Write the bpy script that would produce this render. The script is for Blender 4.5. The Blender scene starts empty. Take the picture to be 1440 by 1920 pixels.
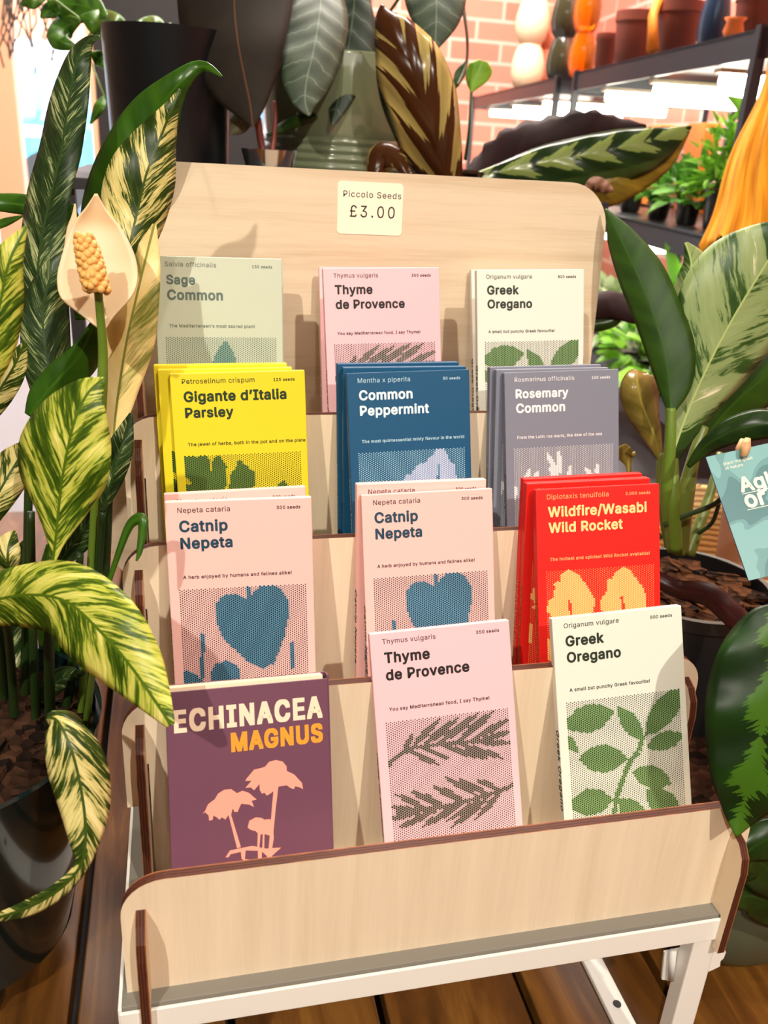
import bpy, bmesh, math, os, random
from mathutils import Vector, Matrix
from mathutils.geometry import tessellate_polygon
import numpy as np
S = bpy.context.scene
COL = S.collection
random.seed(7)

# ------------------------------------------------------------------ camera
CAM = Vector((-0.13928, -0.33611, 0.41887))
YAW, PITCH, ROLL, FPX = 0.24321, 0.4017, 0.05952, 1613.54
F = Vector((math.sin(YAW)*math.cos(PITCH), math.cos(YAW)*math.cos(PITCH), -math.sin(PITCH)))
R0 = F.cross(Vector((0, 0, 1))).normalized(); U0 = R0.cross(F)
RT = R0*math.cos(ROLL)+U0*math.sin(ROLL); UP = -R0*math.sin(ROLL)+U0*math.cos(ROLL)
cam = bpy.data.cameras.new('camera'); co = bpy.data.objects.new('camera', cam); COL.objects.link(co)
co.matrix_world = Matrix(((RT.x, UP.x, -F.x, CAM.x), (RT.y, UP.y, -F.y, CAM.y), (RT.z, UP.z, -F.z, CAM.z), (0, 0, 0, 1)))
cam.sensor_fit = 'VERTICAL'; cam.sensor_height = 34.6; cam.lens = FPX/1920*34.6
cam.clip_start = 0.02; cam.clip_end = 100
cam.dof.use_dof = True; cam.dof.focus_distance = 0.55; cam.dof.aperture_fstop = 10.0
S.camera = co
S.view_settings.view_transform = 'Standard'; S.view_settings.look = 'None'
S.view_settings.gamma = 1; S.view_settings.use_curve_mapping = False
S.view_settings.exposure = 0.13
S.cycles.use_denoising = True
S.cycles.max_bounces = 8; S.cycles.transparent_max_bounces = 12
S.cycles.sample_clamp_indirect = 6

def at(px, py, d):                     # a point seen at a pixel, d metres in front of the camera
    return CAM + (F + RT*((px-720)/FPX) - UP*((py-960)/FPX))*d
def pix(P):
    v = Vector(P)-CAM; z = v.dot(F)
    return 720+FPX*v.dot(RT)/z, 960-FPX*v.dot(UP)/z, z

# ------------------------------------------------------------------ sky, lamps
def lin(c):
    return tuple(((x/255/12.92) if x/255 <= .04045 else ((x/255+.055)/1.055)**2.4) for x in c)
w = bpy.data.worlds.new('sky'); S.world = w; w.use_nodes = True
w.node_tree.nodes['Background'].inputs[0].default_value = (.88, .92, 1, 1)
w.node_tree.nodes['Background'].inputs[1].default_value = 2.6
def spot(name, loc, tgt, watts, size, rad, col):
    l = bpy.data.lights.new(name, 'SPOT'); o = bpy.data.objects.new(name, l); COL.objects.link(o)
    l.energy = watts; l.spot_size = math.radians(size); l.spot_blend = .6; l.shadow_soft_size = rad; l.color = col
    o.location = loc; o.rotation_euler = (Vector(tgt)-Vector(loc)).to_track_quat('-Z', 'Y').to_euler()
def area(name, loc, tgt, watts, sx, sy, col):
    l = bpy.data.lights.new(name, 'AREA'); o = bpy.data.objects.new(name, l); COL.objects.link(o)
    l.shape = 'RECTANGLE'; l.size = sx; l.size_y = sy; l.energy = watts; l.color = col
    o.location = loc; o.rotation_euler = (Vector(tgt)-Vector(loc)).to_track_quat('-Z', 'Y').to_euler()
WARM = (1.0, .925, .80)
spot('ceiling_spot', (-1.1, -1.55, 1.95), (0, .12, .15), 165, 46, .024, WARM)
spot('ceiling_spot', (.36, -1.75, 1.95), (0, .12, .15), 150, 46, .024, WARM)
spot('ceiling_spot', (-.05, -.55, 2.2), (-.05, .2, .1), 35, 50, .04, WARM)
area('added_fill_light', (-.2, -1.2, 2.25), (0, .2, .1), 13, 1.6, 1.0, (1, .93, .84))  # added soft fill for the stand, not a lamp of the shop
area('added_fill_light', (.5, 1.9, 2.25), (.9, 2.2, .3), 260, 1.5, 1.2, (1, .90, .80))  # added to brighten the shelving and brick wall, no real fitting
area('street_daylight', (-2.2, 5.0, 4.0), (-1.2, 7.5, .3), 1200, 3, 3, (1, .97, .93))

# ------------------------------------------------------------------ materials
def mat(name, col=(.8, .8, .8), rough=.5, metal=0, spec=.5, coat=0, emit=None, estr=0):
    m = bpy.data.materials.new(name); m.use_nodes = True
    b = m.node_tree.nodes['Principled BSDF']
    b.inputs['Base Color'].default_value = (*col, 1); b.inputs['Roughness'].default_value = rough
    b.inputs['Metallic'].default_value = metal; b.inputs['Specular IOR Level'].default_value = spec
    b.inputs['Coat Weight'].default_value = coat
    if emit:
        b.inputs['Emission Color'].default_value = (*emit, 1); b.inputs['Emission Strength'].default_value = estr
    return m
class NG:                               # small node helper
    def __init__(s, m): s.t = m.node_tree; s.b = s.t.nodes['Principled BSDF']; s.out = s.t.nodes['Material Output']
    def n(s, typ, ins=None, **kw):
        x = s.t.nodes.new(typ)
        for k, v in kw.items(): setattr(x, k, v)
        for k, v in (ins or {}).items(): s.put(x.inputs[k], v)
        return x
    def put(s, sock, v):
        if hasattr(v, 'bl_idname') and hasattr(v, 'is_linked'): s.t.links.new(v, sock)
        else: sock.default_value = v
    def m(s, op, a, b=0.0, c=0.0):
        x = s.n('ShaderNodeMath', operation=op)
        for i, v in enumerate((a, b, c)): s.put(x.inputs[i], v)
        return x.outputs[0]
    def ramp(s, fac, stops, interp='LINEAR'):
        x = s.n('ShaderNodeValToRGB'); s.put(x.inputs[0], fac); e = x.color_ramp; e.interpolation = interp
        while len(e.elements) < len(stops): e.elements.new(.5)
        for el, (p, c) in zip(e.elements, stops): el.position = p; el.color = (*c[:3], 1)
        return x.outputs[0]
    def noise(s, vec, scale=5, detail=3, rough=.5, dist=0):
        x = s.n('ShaderNodeTexNoise', {'Scale': scale, 'Detail': detail, 'Roughness': rough, 'Distortion': dist})
        s.put(x.inputs['Vector'], vec); return x.outputs['Fac']
    def vec(s, x, y, z=0.0):
        c = s.n('ShaderNodeCombineXYZ')
        for i, v in enumerate((x, y, z)): s.put(c.inputs[i], v)
        return c.outputs[0]
    def bump(s, h, strength=.3, dist=.001):
        x = s.n('ShaderNodeBump', {'Strength': strength, 'Distance': dist}); s.put(x.inputs['Height'], h)
        s.t.links.new(x.outputs[0], s.b.inputs['Normal'])
    def color(s, c): s.t.links.new(c, s.b.inputs['Base Color'])

def m_birch(name, axis, c1=(.80, .62, .42), c2=(.70, .52, .33)):
    m = mat(name, c1, .55, spec=.3); g = NG(m)
    tc = g.n('ShaderNodeTexCoord').outputs['Object']
    sc = {'x': (1.2, 12, 22), 'z': (26, 12, 1.6)}[axis]
    mp = g.n('ShaderNodeMapping', {'Scale': sc}); g.put(mp.inputs[0], tc)
    n1 = g.noise(mp.outputs[0], 2.2, 4, .55, .6)
    sc2 = {'x': (20, 60, 420), 'z': (420, 60, 20)}[axis]
    mp2 = g.n('ShaderNodeMapping', {'Scale': sc2}); g.put(mp2.inputs[0], tc)
    n2 = g.noise(mp2.outputs[0], 1.5, 2)
    f = g.m('ADD', g.m('MULTIPLY', n1, .75), g.m('MULTIPLY', n2, .25))
    g.color(g.ramp(f, [(.33, c2), (.52, c1), (.72, tuple(min(1, x*1.08) for x in c1))]))
    g.bump(n2, .12, .0005)
    return m
def m_burnt(name):
    m = mat(name, (.1, .04, .02), .6, spec=.3); g = NG(m)
    uv = g.n('ShaderNodeUVMap').outputs[0]; sp = g.n('ShaderNodeSeparateXYZ'); g.put(sp.inputs[0], uv)
    n = g.noise(g.vec(g.m('MULTIPLY', sp.outputs[0], 2.0), g.m('MULTIPLY', sp.outputs[1], 90)), 1, 3)
    f = g.m('ADD', sp.outputs[0], g.m('MULTIPLY', g.m('SUBTRACT', n, .5), .22))
    a, b = lin((44, 18, 10)), lin((94, 48, 28))
    g.color(g.ramp(f, [(.0, lin((150, 92, 56))), (.12, a), (.30, b), (.42, a), (.60, b), (.74, a), (.90, lin((116, 64, 38))), (1, lin((160, 102, 64)))]))
    return m
BIRCH_Z = m_birch('birch_upright_grain', 'z', lin((230, 211, 183)), lin((223, 202, 172))); BIRCH_X = m_birch('birch_lengthwise_grain', 'x', lin((214, 195, 167)), lin((200, 178, 147)))
BURNT = m_burnt('laser_burnt_ply_edge')
WHITE = mat('white_powder_coat', (.86, .84, .78), .35)
SHADED_TOP = mat('shaded_tray_top', (.20, .185, .155), .5)  # shade in front of the panel, painted into the tray top as grey
BLACK = mat('black_gloss', (.004, .005, .006), .3, spec=.3)
BLACKM = mat('black_matt_metal', (.015, .016, .018), .45)
CARDW = mat('label_card', lin((250, 234, 208)), .45)
INKB = mat('black_ink', lin((24, 20, 22)), .6)

# ------------------------------------------------------------------ mesh builders
def link(name, me, mats, parent=None, smooth=False):
    for m in (mats if isinstance(mats, (list, tuple)) else [mats]): me.materials.append(m)
    if smooth:
        me.polygons.foreach_set('use_smooth', [True]*len(me.polygons))
    o = bpy.data.objects.new(name, me); COL.objects.link(o)
    if parent is not None: o.parent = parent
    return o
def tag(o, label, cat, group=None, kind=None):
    if label: o['label'] = label
    if cat: o['category'] = cat
    if group: o['group'] = group
    if kind: o['kind'] = kind
    return o
def empty(name, loc, label, cat, group=None):
    o = bpy.data.objects.new(name, None); COL.objects.link(o); o.location = loc; o.empty_display_size = .02
    return tag(o, label, cat, group)
def structure(name, o): o.name = name; o['kind'] = 'structure'; return o
def mesh(verts, faces, mi=None, uvs=None, name='m', off=(0, 0, 0)):
    me = bpy.data.meshes.new(name); ov = Vector(off)
    me.from_pydata([tuple(Vector(v)-ov) for v in verts], [], faces)
    if mi is not None: me.polygons.foreach_set('material_index', mi)
    if uvs is not None:
        l = me.uv_layers.new(name='UVMap'); l.data.foreach_set('uv', [c for uv in uvs for c in uv])
    me.update(); return me
class MB:                               # collects boxes, tubes and lathes of one part
    def __init__(s): s.v = []; s.f = []
    def add(s, v, f):
        k = len(s.v); s.v += [Vector(x) for x in v]; s.f += [[i+k for i in q] for q in f]; return s
    def box(s, a, b, M=None, bev=0):
        bm = bmesh.new(); bmesh.ops.create_cube(bm, size=1)
        for v in bm.verts: v.co = Vector([(a[i]+b[i])/2+v.co[i]*(b[i]-a[i]) for i in range(3)])
        if bev: bmesh.ops.bevel(bm, geom=bm.edges[:], offset=bev, segments=2, affect='EDGES', profile=.5)
        bm.verts.index_update()
        s.add([(M @ v.co) if M else v.co for v in bm.verts], [[v.index for v in f.verts] for f in bm.faces]); bm.free(); return s
    def tube(s, pts, rad, n=10, cap=True):
        pts = [Vector(p) for p in pts]
        rs = rad if isinstance(rad, (list, tuple)) else [rad]*len(pts)
        up = Vector((0.31, 0.2, .93)); V = []; Fc = []
        for i, p in enumerate(pts):
            t = (pts[min(i+1, len(pts)-1)]-pts[max(i-1, 0)]).normalized()
            a = t.cross(up)
            if a.length < 1e-3: a = t.cross(Vector((1, 0, 0)))
            a.normalize(); b = t.cross(a)
            V += [p+(a*math.cos(6.28319*k/n)+b*math.sin(6.28319*k/n))*rs[i] for k in range(n)]
        for i in range(len(pts)-1):
            for k in range(n): Fc.append([i*n+k, i*n+(k+1) % n, (i+1)*n+(k+1) % n, (i+1)*n+k])
        if cap: Fc += [list(range(n))[::-1], [len(V)-n+k for k in range(n)]]
        return s.add(V, Fc)
    def lathe(s, c, prof, n=40, M=None):
        V = []; Fc = []; c = Vector(c)
        for r, z in prof:
            for k in range(n):
                q = Vector((r*math.cos(6.28319*k/n), r*math.sin(6.28319*k/n), z)); V.append(c+(M @ q if M else q))
        for i in range(len(prof)-1):
            for k in range(n): Fc.append([i*n+k, i*n+(k+1) % n, (i+1)*n+(k+1) % n, (i+1)*n+k])
        if prof[0][0] > 1e-5: Fc.append(list(range(n))[::-1])
        if prof[-1][0] > 1e-5: Fc.append([len(V)-n+k for k in range(n)])
        return s.add(V, Fc)
    def ball(s, c, r, seg=10, ring=7):
        c = Vector(c); V = [c+Vector((0, 0, r))]; Fc = []
        for i in range(1, ring):
            a = math.pi*i/ring
            V += [c+Vector((math.sin(a)*math.cos(6.28319*k/seg), math.sin(a)*math.sin(6.28319*k/seg), math.cos(a)))*r for k in range(seg)]
        V.append(c-Vector((0, 0, r)))
        for k in range(seg): Fc.append([0, 1+k, 1+(k+1) % seg])
        for i in range(ring-2):
            for k in range(seg): Fc.append([1+i*seg+k, 1+(i+1)*seg+k, 1+(i+1)*seg+(k+1) % seg, 1+i*seg+(k+1) % seg])
        l = len(V)-1
        for k in range(seg): Fc.append([l, 1+(ring-2)*seg+(k+1) % seg, 1+(ring-2)*seg+k])
        return s.add(V, Fc)
    def build(s, name, m, parent=None, smooth=False, off=None, auto=None):
        if off is None: off = parent_off(parent)
        o = link(name, mesh(s.v, s.f, off=off), m, parent, smooth)
        if auto:
            md = o.modifiers.new('edge', 'EDGE_SPLIT'); md.split_angle = math.radians(auto)
        return o
def parent_off(p):
    o = Vector((0, 0, 0))
    while p is not None: o += Vector(p.location); p = p.parent
    return o
def prism(name, poly, mp, mats, parent=None):      # outline swept through its thickness; sides get the edge material
    n = len(poly); off = parent_off(parent)
    V = [mp(a, b, 0) for a, b in poly]+[mp(a, b, 1) for a, b in poly]
    Fc = [list(range(n)), [2*n-1-i for i in range(n)]]; mi = [0, 0]; uv = [(a, b) for a, b in poly]+[(poly[n-1-i]) for i in range(n)]
    L = 0
    for i in range(n):
        j = (i+1) % n; d = math.hypot(poly[j][0]-poly[i][0], poly[j][1]-poly[i][1])
        Fc.append([j, i, n+i, n+j]); mi.append(1); uv += [(0, L+d), (0, L), (1, L), (1, L+d)]; L += d
    me = mesh(V, Fc, mi, uv, off=off)
    bm = bmesh.new(); bm.from_mesh(me); bmesh.ops.recalc_face_normals(bm, faces=bm.faces); bm.to_mesh(me); bm.free()
    return link(name, me, mats, parent)
def rrect(x0, y0, x1, y1, r, n=8):      # r = radii of bl, br, tr, tl
    if not isinstance(r, (tuple, list)): r = (r,)*4
    out = []
    for (cx, cy, rr, a0) in ((x0, y0, r[0], 180), (x1, y0, r[1], 270), (x1, y1, r[2], 0), (x0, y1, r[3], 90)):
        sx = 1 if cx == x0 else -1; sy = 1 if cy == y0 else -1
        if rr < 1e-5: out.append((cx, cy)); continue
        for k in range(n+1):
            a = math.radians(a0+90*k/n); out.append((cx+sx*rr+rr*math.cos(a), cy+sy*rr+rr*math.sin(a)))
    return out

# ------------------------------------------------------------------ fonts
FP = os.path.join(bpy.utils.resource_path('LOCAL'), 'datafiles', 'fonts', 'Inter.woff2')
try: FONT = bpy.data.fonts.load(FP) if os.path.exists(FP) else None
except Exception: FONT = None
def inside(p, poly):
    x, y = p; c = False; j = len(poly)-1
    for i in range(len(poly)):
        if (poly[i][1] > y) != (poly[j][1] > y) and x < (poly[j][0]-poly[i][0])*(y-poly[i][1])/(poly[j][1]-poly[i][1])+poly[i][0]: c = not c
        j = i
    return c
TC = {}
def text_geo(s, bold=0, space=1.04, shear=0):
    key = (s, bold, space, shear)
    if key not in TC:
        c = bpy.data.curves.new('t', 'FONT')
        if FONT: c.font = FONT
        c.body = s; c.offset = bold; c.space_character = space; c.shear = shear; c.resolution_u = 3
        c.fill_mode = 'NONE'
        o = bpy.data.objects.new('t', c); me = o.to_mesh()
        co_ = [(v.co.x, v.co.y) for v in me.vertices]; nb = {}
        for e in me.edges:
            a, b = e.vertices; nb.setdefault(a, []).append(b); nb.setdefault(b, []).append(a)
        seen, loops = set(), []
        for st_ in sorted(nb):                          # closed contours, in drawing order
            if st_ in seen: continue
            lp, cur, prev = [st_], st_, None; seen.add(st_)
            nxt = st_+1 if st_+1 in nb[st_] else nb[st_][0]
            while nxt not in seen:
                lp.append(nxt); seen.add(nxt); prev, cur = cur, nxt
                cand = [q for q in nb[cur] if q != prev]
                if not cand: break
                nxt = cand[0]
            if len(lp) > 2: loops.append(lp)
        def sarea(l): return sum(co_[l[k]][0]*co_[l[(k+1) % len(l)]][1]-co_[l[(k+1) % len(l)]][0]*co_[l[k]][1] for k in range(len(l)))/2
        big = max(loops, key=lambda l: abs(sarea(l))); sg = 1 if sarea(big) > 0 else -1
        outer = [l for l in loops if sarea(l)*sg > 0]; holes = [l for l in loops if sarea(l)*sg < 0]
        V, Fc = [], []
        for l in outer:
            poly = [co_[k] for k in l]
            hs_ = [h for h in holes if inside(co_[h[0]], poly)]
            grp = [[Vector((*co_[k], 0)) for k in q] for q in [l]+hs_]; k0 = len(V)
            V += [co_[k] for q in [l]+hs_ for k in q]
            Fc += [[k0+q for q in tri] for tri in tessellate_polygon(grp)]
        V = np.array(V)
        o.to_mesh_clear(); bpy.data.objects.remove(o); bpy.data.curves.remove(c)
        TC[key] = (V, Fc)
    return TC[key]
class TX:                               # lettering of one part, laid out in the plane z = h
    def __init__(s, h=.00018): s.v = []; s.f = []; s.h = h
    def put(s, txt, x, y, width, bold=0, space=1.04, right=False, rot=0, shear=0, sy=1, square=False):
        V, Fc = text_geo(txt, 0, space, shear)
        x0, x1 = V[:, 0].min()-bold, V[:, 0].max()+bold; k = width/(x1-x0)
        c, sn = math.cos(rot), math.sin(rot)
        for j in range(8 if bold else 1):           # the stroke is thickened by overlaid copies
            dx, dy = bold*math.cos(j*.7854), bold*math.sin(j*.7854); n = len(s.v)
            if square: dx, dy = bold*round(math.cos(j*.7854)), bold*.7*round(math.sin(j*.7854))
            for a, b in V:
                a = (a+dx-(x1 if right else x0))*k; b = (b+dy)*k*sy
                s.v.append((x+a*c-b*sn, y+a*sn+b*c, s.h+j*4e-7))
            s.f += [[i+n for i in q] for q in Fc]
        return s
    def mesh(s): return mesh(s.v, s.f)

# ------------------------------------------------------------------ room
FLOOR_Z = -.175
def m_planks():
    m = mat('dark_stained_floorboards', (.1, .05, .02), .38, spec=.4); g = NG(m)
    tc = g.n('ShaderNodeTexCoord').outputs['Object']; sp = g.n('ShaderNodeSeparateXYZ'); g.put(sp.inputs[0], tc)
    brd = g.m('FLOOR', g.m('DIVIDE', g.m('ADD', sp.outputs[0], .1228), .1115))
    v = g.vec(g.m('ADD', g.m('MULTIPLY', sp.outputs[0], 38), g.m('MULTIPLY', brd, 7.3)), g.m('MULTIPLY', sp.outputs[1], 5), brd)
    n = g.noise(v, 1, 5, .62, .8); n2 = g.noise(v, .35, 3)
    f = g.m('ADD', g.m('MULTIPLY', n, .6), g.m('MULTIPLY', n2, .4))
    g.color(g.ramp(f, [(.30, lin((50, 28, 8))), (.5, lin((98, 60, 20))), (.66, lin((142, 96, 38)))]))
    g.bump(n, .25, .001)
    return m
PLANKS = m_planks()
b = MB(); x = -.1228-.1115*16
while x < 1.6:
    b.box((x+.0035, -2.6, FLOOR_Z-.02), (x+.1115-.0035, 1.08, FLOOR_Z), bev=.0015); x += .1115
structure('floor', b.build('floor', PLANKS))
structure('floor', MB().box((-2, -2.6, FLOOR_Z-.05), (1.7, 3.4, FLOOR_Z-.022)).build('subfloor', mat('gap_shadow_timber', (.015, .009, .006), .8))).name = 'floor_base'
structure('floor', MB().box((-2, 1.085, FLOOR_Z-.0215), (1.7, 3.5, FLOOR_Z-.003)).build('floor', mat('pale_concrete', lin((128, 126, 130)), .55))).name = 'floor_concrete'
PLASTER = mat('warm_plaster', lin((140, 124, 110)), .85)
def m_brick():
    m = mat('painted_brick', (.6, .3, .2), .7); g = NG(m)
    uv = g.n('ShaderNodeUVMap').outputs[0]
    br = g.n('ShaderNodeTexBrick', {'Color1': (*lin((220, 140, 120)), 1), 'Color2': (*lin((206, 118, 100)), 1), 'Mortar': (*lin((224, 184, 170)), 1),
             'Scale': 1.0, 'Mortar Size': .006, 'Brick Width': .215, 'Row Height': .075})
    g.put(br.inputs['Vector'], uv); g.color(br.outputs[0]); g.bump(br.outputs[1], -.4, .004)
    return m
BRICK = m_brick()
def wallquad(name, a, b, z0, z1, t, m):            # wall between floor points a and b, thickness t to its right side
    a = Vector((*a, 0)); b = Vector((*b, 0)); d = (b-a).normalized(); nn = Vector((d.y, -d.x, 0))*t; L = (b-a).length
    P = [a, b, b+nn, a+nn]; V = [p+Vector((0, 0, z0)) for p in P]+[p+Vector((0, 0, z1)) for p in P]
    Fc = [[0, 1, 5, 4], [2, 3, 7, 6], [1, 2, 6, 5], [3, 0, 4, 7], [4, 5, 6, 7], [3, 2, 1, 0]]
    uv = [(0, z0), (L, z0), (L, z1), (0, z1)]*4+[(0, 0)]*8
    return structure(name, link(name, mesh(V, Fc, None, uv), m))
RD = Vector((.1956, 1.5743, 0)).normalized(); RN = Vector((RD.y, -RD.x, 0))      # along the shelving, and towards its wall
RO = Vector((.7031, .937, 0))                                                     # near front corner of the shelving
wr0 = RO+RN*.47-RD*3.6; wr1 = RO+RN*.47+RD*2.75
wallquad('wall_right', wr0.xy, wr1.xy, FLOOR_Z, 2.3, .1, BRICK)
DARKW = mat('black_painted_wall', (.006, .006, .007), .7)
WY = 3.4
wallquad('wall_back', (-.42, WY), (.62, WY), FLOOR_Z, 2.3, -.1, DARKW)
wallquad('wall_back', (.62, WY), (1.7, WY), FLOOR_Z, 2.3, -.1, BRICK).name = 'wall_back_brick'
wallquad('wall_left', (-1.9, -2.6), (-1.9, 3.4), FLOOR_Z, 2.3, -.1, PLASTER)
wallquad('wall_front', (-1.9, -2.6), (1.7, -2.6), FLOOR_Z, 2.3, .1, PLASTER)
structure('ceiling', MB().box((-2, -2.7, 2.3), (1.8, 3.5, 2.4)).build('ceiling', PLASTER))
# shop window: frame, mullions and glass
wf = MB(); FRAMEM = mat('peach_painted_frame', lin((236, 178, 142)), .5)
for x0, x1 in ((-1.9, -1.8), (-1.32, -1.25), (-.81, -.70), (-.44, -.42)): wf.box((x0, WY-.03, FLOOR_Z), (x1, WY+.07, 2.3))
wf.box((-1.9, WY-.03, FLOOR_Z-.02), (-.42, WY+.07, FLOOR_Z+.04)); wf.box((-1.9, WY-.02, 1.6), (-.42, WY+.06, 1.66))
wn = structure('window_1', wf.build('window_1', FRAMEM))
GLASS = mat('window_glass', (1, 1, 1), 0.0); GLASS.node_tree.nodes['Principled BSDF'].inputs['Transmission Weight'].default_value = 1
GLASS.node_tree.nodes['Principled BSDF'].inputs['IOR'].default_value = 1.02
MB().box((-1.88, WY+.018, FLOOR_Z+.02), (-.43, WY+.022, 2.28)).build('window_pane', GLASS, wn)['kind'] = 'structure'
# street outside
structure('street', MB().box((-14, 3.6, -.4), (8, 16, -.3)).build('street', mat('pale_pavement', (.75, .74, .72), .9)))
hs = empty('street_building', (-2, 12, -.3), 'salmon pink building across the bright street outside', 'building')
MB().box((-9, 12, -.3), (4, 13, 2.15)).build('facade', mat('salmon_render', lin((244, 176, 140)), .8), hs)
MB().box((-9, 11.9, -.3), (4, 12, 1.35)).build('shopfront', mat('white_shopfront', (.86, .9, .95), .5), hs)
for x_ in range(6): MB().box((-5+x_*1.1, 11.85, .1), (-4.2+x_*1.1, 11.9, .95)).build('shop_pane', mat('blue_reflecting_pane', lin((120, 190, 236)), .1), hs)
def car(loc, col, label):
    c = empty('parked_car', loc, label, 'car'); X, Y, Z = loc
    MB().box((X-1, Y-.7, Z+.25), (X+1, Y+.7, Z+.75), bev=.12).build('body', mat('car_paint', col, .25, coat=1), c)
    MB().box((X-.6, Y-.62, Z+.7), (X+.55, Y+.62, Z+1.2), bev=.14).build('cabin', mat('car_windows', (.25, .5, .7), .1), c)
    for sx in (-.6, .6):
        M = Matrix.Rotation(math.pi/2, 4, 'X').to_3x3()
        MB().lathe((X+sx, Y-.6, Z+.27), [(.1, -.12), (.27, -.12), (.27, .12), (.1, .12)], 20, M).build('wheel', BLACKM, c)
car((-1.75, 8.5, -.3), lin((70, 170, 220)), 'sky blue parked car beyond the shop window')

# ------------------------------------------------------------------ plywood display stand
DY, DZ, H0, H1, HW = .07632, .05816, .07594, .07331, .18
stand = empty('display_stand', (0, .15, 0), 'tiered birch plywood display stand holding the seed packets on the white table', 'display stand')
TP = .006
for i in range(4):
    h = H0 if i == 0 else H1; y0, z0 = i*DY, i*DZ-(0.0015 if i else 0)
    prism('tier_panel', rrect(-HW, 0, HW, h, (0, 0, .022, .022)) if i == 0 else [(-HW, 0), (-.1735, 0), (-.1735, .03), (-.1665, .03), (-.1665, -.0525), (.1665, -.0525), (.1665, .03), (.1735, .03), (.1735, 0)]+rrect(-HW, 0, HW, h, (0, 0, .022, .022))[1:], lambda a, b, t: (a, y0+t*TP, z0+b), [BIRCH_Z, BURNT], stand)
BY, BS = .31317, .08351
ca, sa = math.cos(math.atan(BS)), math.sin(math.atan(BS))
def backp(a, z, t): return (a, BY+z*BS+t*TP*ca, z-t*TP*sa)
prism('back_panel', rrect(-.2014, .078, .2014, .4003, (.03, .03, .034, .034), 10), lambda a, b, t: backp(a, b, t), [BIRCH_X, BURNT], stand)
def upright_outline():
    pts = [(-.0150, -.026), (-.0155, .038), (-.0135, .048), (-.008, .055), (.0, .0575), (TP+.0015, .0575), (TP+.0015, .012)]
    for i in (1, 2, 3):
        y, z = i*DY, i*DZ
        pts += [(y-.0150, (i-1)*DZ+.012), (y-.0155, z+.036), (y-.0135, z+.046), (y-.008, z+.053), (y, z+.056), (y+TP+.0015, z+.056), (y+TP+.0015, z+.012)]
    zt = .296
    yb = lambda z: BY+z*BS
    pts += [(yb(.19)-.045, 3*DZ+.012), (yb(.23)-.043, .27), (yb(.285)-.036, .288), (yb(zt)-.02, zt), (yb(zt), zt), (yb(.085), .085), (yb(.085)+.012, .082), (yb(.085)+.012, .0), (-.0095, 0.0), (-.0095, -.026)]
    return pts
for s in (-1, 1):
    xc = s*.1700
    prism('side_upright', upright_outline(), lambda a, b, t: (xc-.0025+t*.005, a, b), [BIRCH_Z, BURNT], stand)
for i in range(4):
    y1 = (i+1)*DY if i < 3 else BY+3*DZ*BS-.001
    MB().box((-.1672, i*DY+TP, i*DZ+.0004), (.1672, y1-.0003, i*DZ+.0050)).build('shelf_board', BIRCH_X, stand)
# price sticker on the back panel
def on_back(px, py):
    d = F + RT*((px-720)/FPX) - UP*((py-960)/FPX); t = (BY+BS*CAM.z-CAM.y)/(d.y-BS*d.z); return CAM+d*t
cs = [on_back(*q) for q in ((631, 438), (752, 442), (757, 345), (634, 338))]
sx = (cs[1]-cs[0]+cs[2]-cs[3]).normalized(); sc = sum(cs, Vector())/4
sn = Vector((0, -ca, sa)); sx = (sx-sn*sx.dot(sn)).normalized(); sy = sn.cross(sx)
sw = ((cs[1]-cs[0]).length+(cs[2]-cs[3]).length)/2; sh = ((cs[3]-cs[0]).length+(cs[2]-cs[1]).length)/2
MS = Matrix(((sx.x, sy.x, sn.x, sc.x), (sx.y, sy.y, sn.y, sc.y), (sx.z, sy.z, sn.z, sc.z), (0, 0, 0, 1)))
st = prism('price_sticker', rrect(-sw/2, -sh/2, sw/2, sh/2, .003), lambda a, b, t: (a, b, .0005-t*.0004), [CARDW, CARDW])
st.matrix_world = MS; tag(st, 'cream price sticker reading Piccolo Seeds £3.00 on the plywood back panel', 'sticker')
t = TX(.0006).put('Piccolo Seeds', -sw*.415, sh*.205, sw*.885, .006, 1.12).put('£3.00', -sw*.31, -sh*.17, sw*.69, .004, 1.25, sy=1.12)
link('lettering', t.mesh(), INKB, st)

# ------------------------------------------------------------------ seed packets
def basis(TL, ux, vx, wm, vm):          # picture pixels of a crop -> metres right of and below the packet's top left corner
    A = np.array([[ux[0]/wm, vx[0]/vm], [ux[1]/wm, vx[1]/vm]]); I = np.linalg.inv(A)
    return lambda p: tuple(I @ np.array([p[0]-TL[0], p[1]-TL[1]]))
def lens(a, b, w, n=7):
    a = np.array(a, float); b = np.array(b, float); d = b-a; nrm = np.array([-d[1], d[0]])/np.linalg.norm(d)
    L = [a+d*k/n+nrm*w/2*math.sin(math.pi*k/n)**.8 for k in range(n)]
    return L+[b-d*k/n-nrm*w/2*math.sin(math.pi*k/n)**.8 for k in range(n)]
def stroke(pts, w):
    out = []
    for a, b in zip(pts, pts[1:]):
        a = np.array(a, float); b = np.array(b, float); d = (b-a)/np.linalg.norm(b-a); nn = np.array([-d[1], d[0]])*w/2
        out.append([a+nn, b+nn, b-nn, a-nn])
    return out
PW = .085
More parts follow.
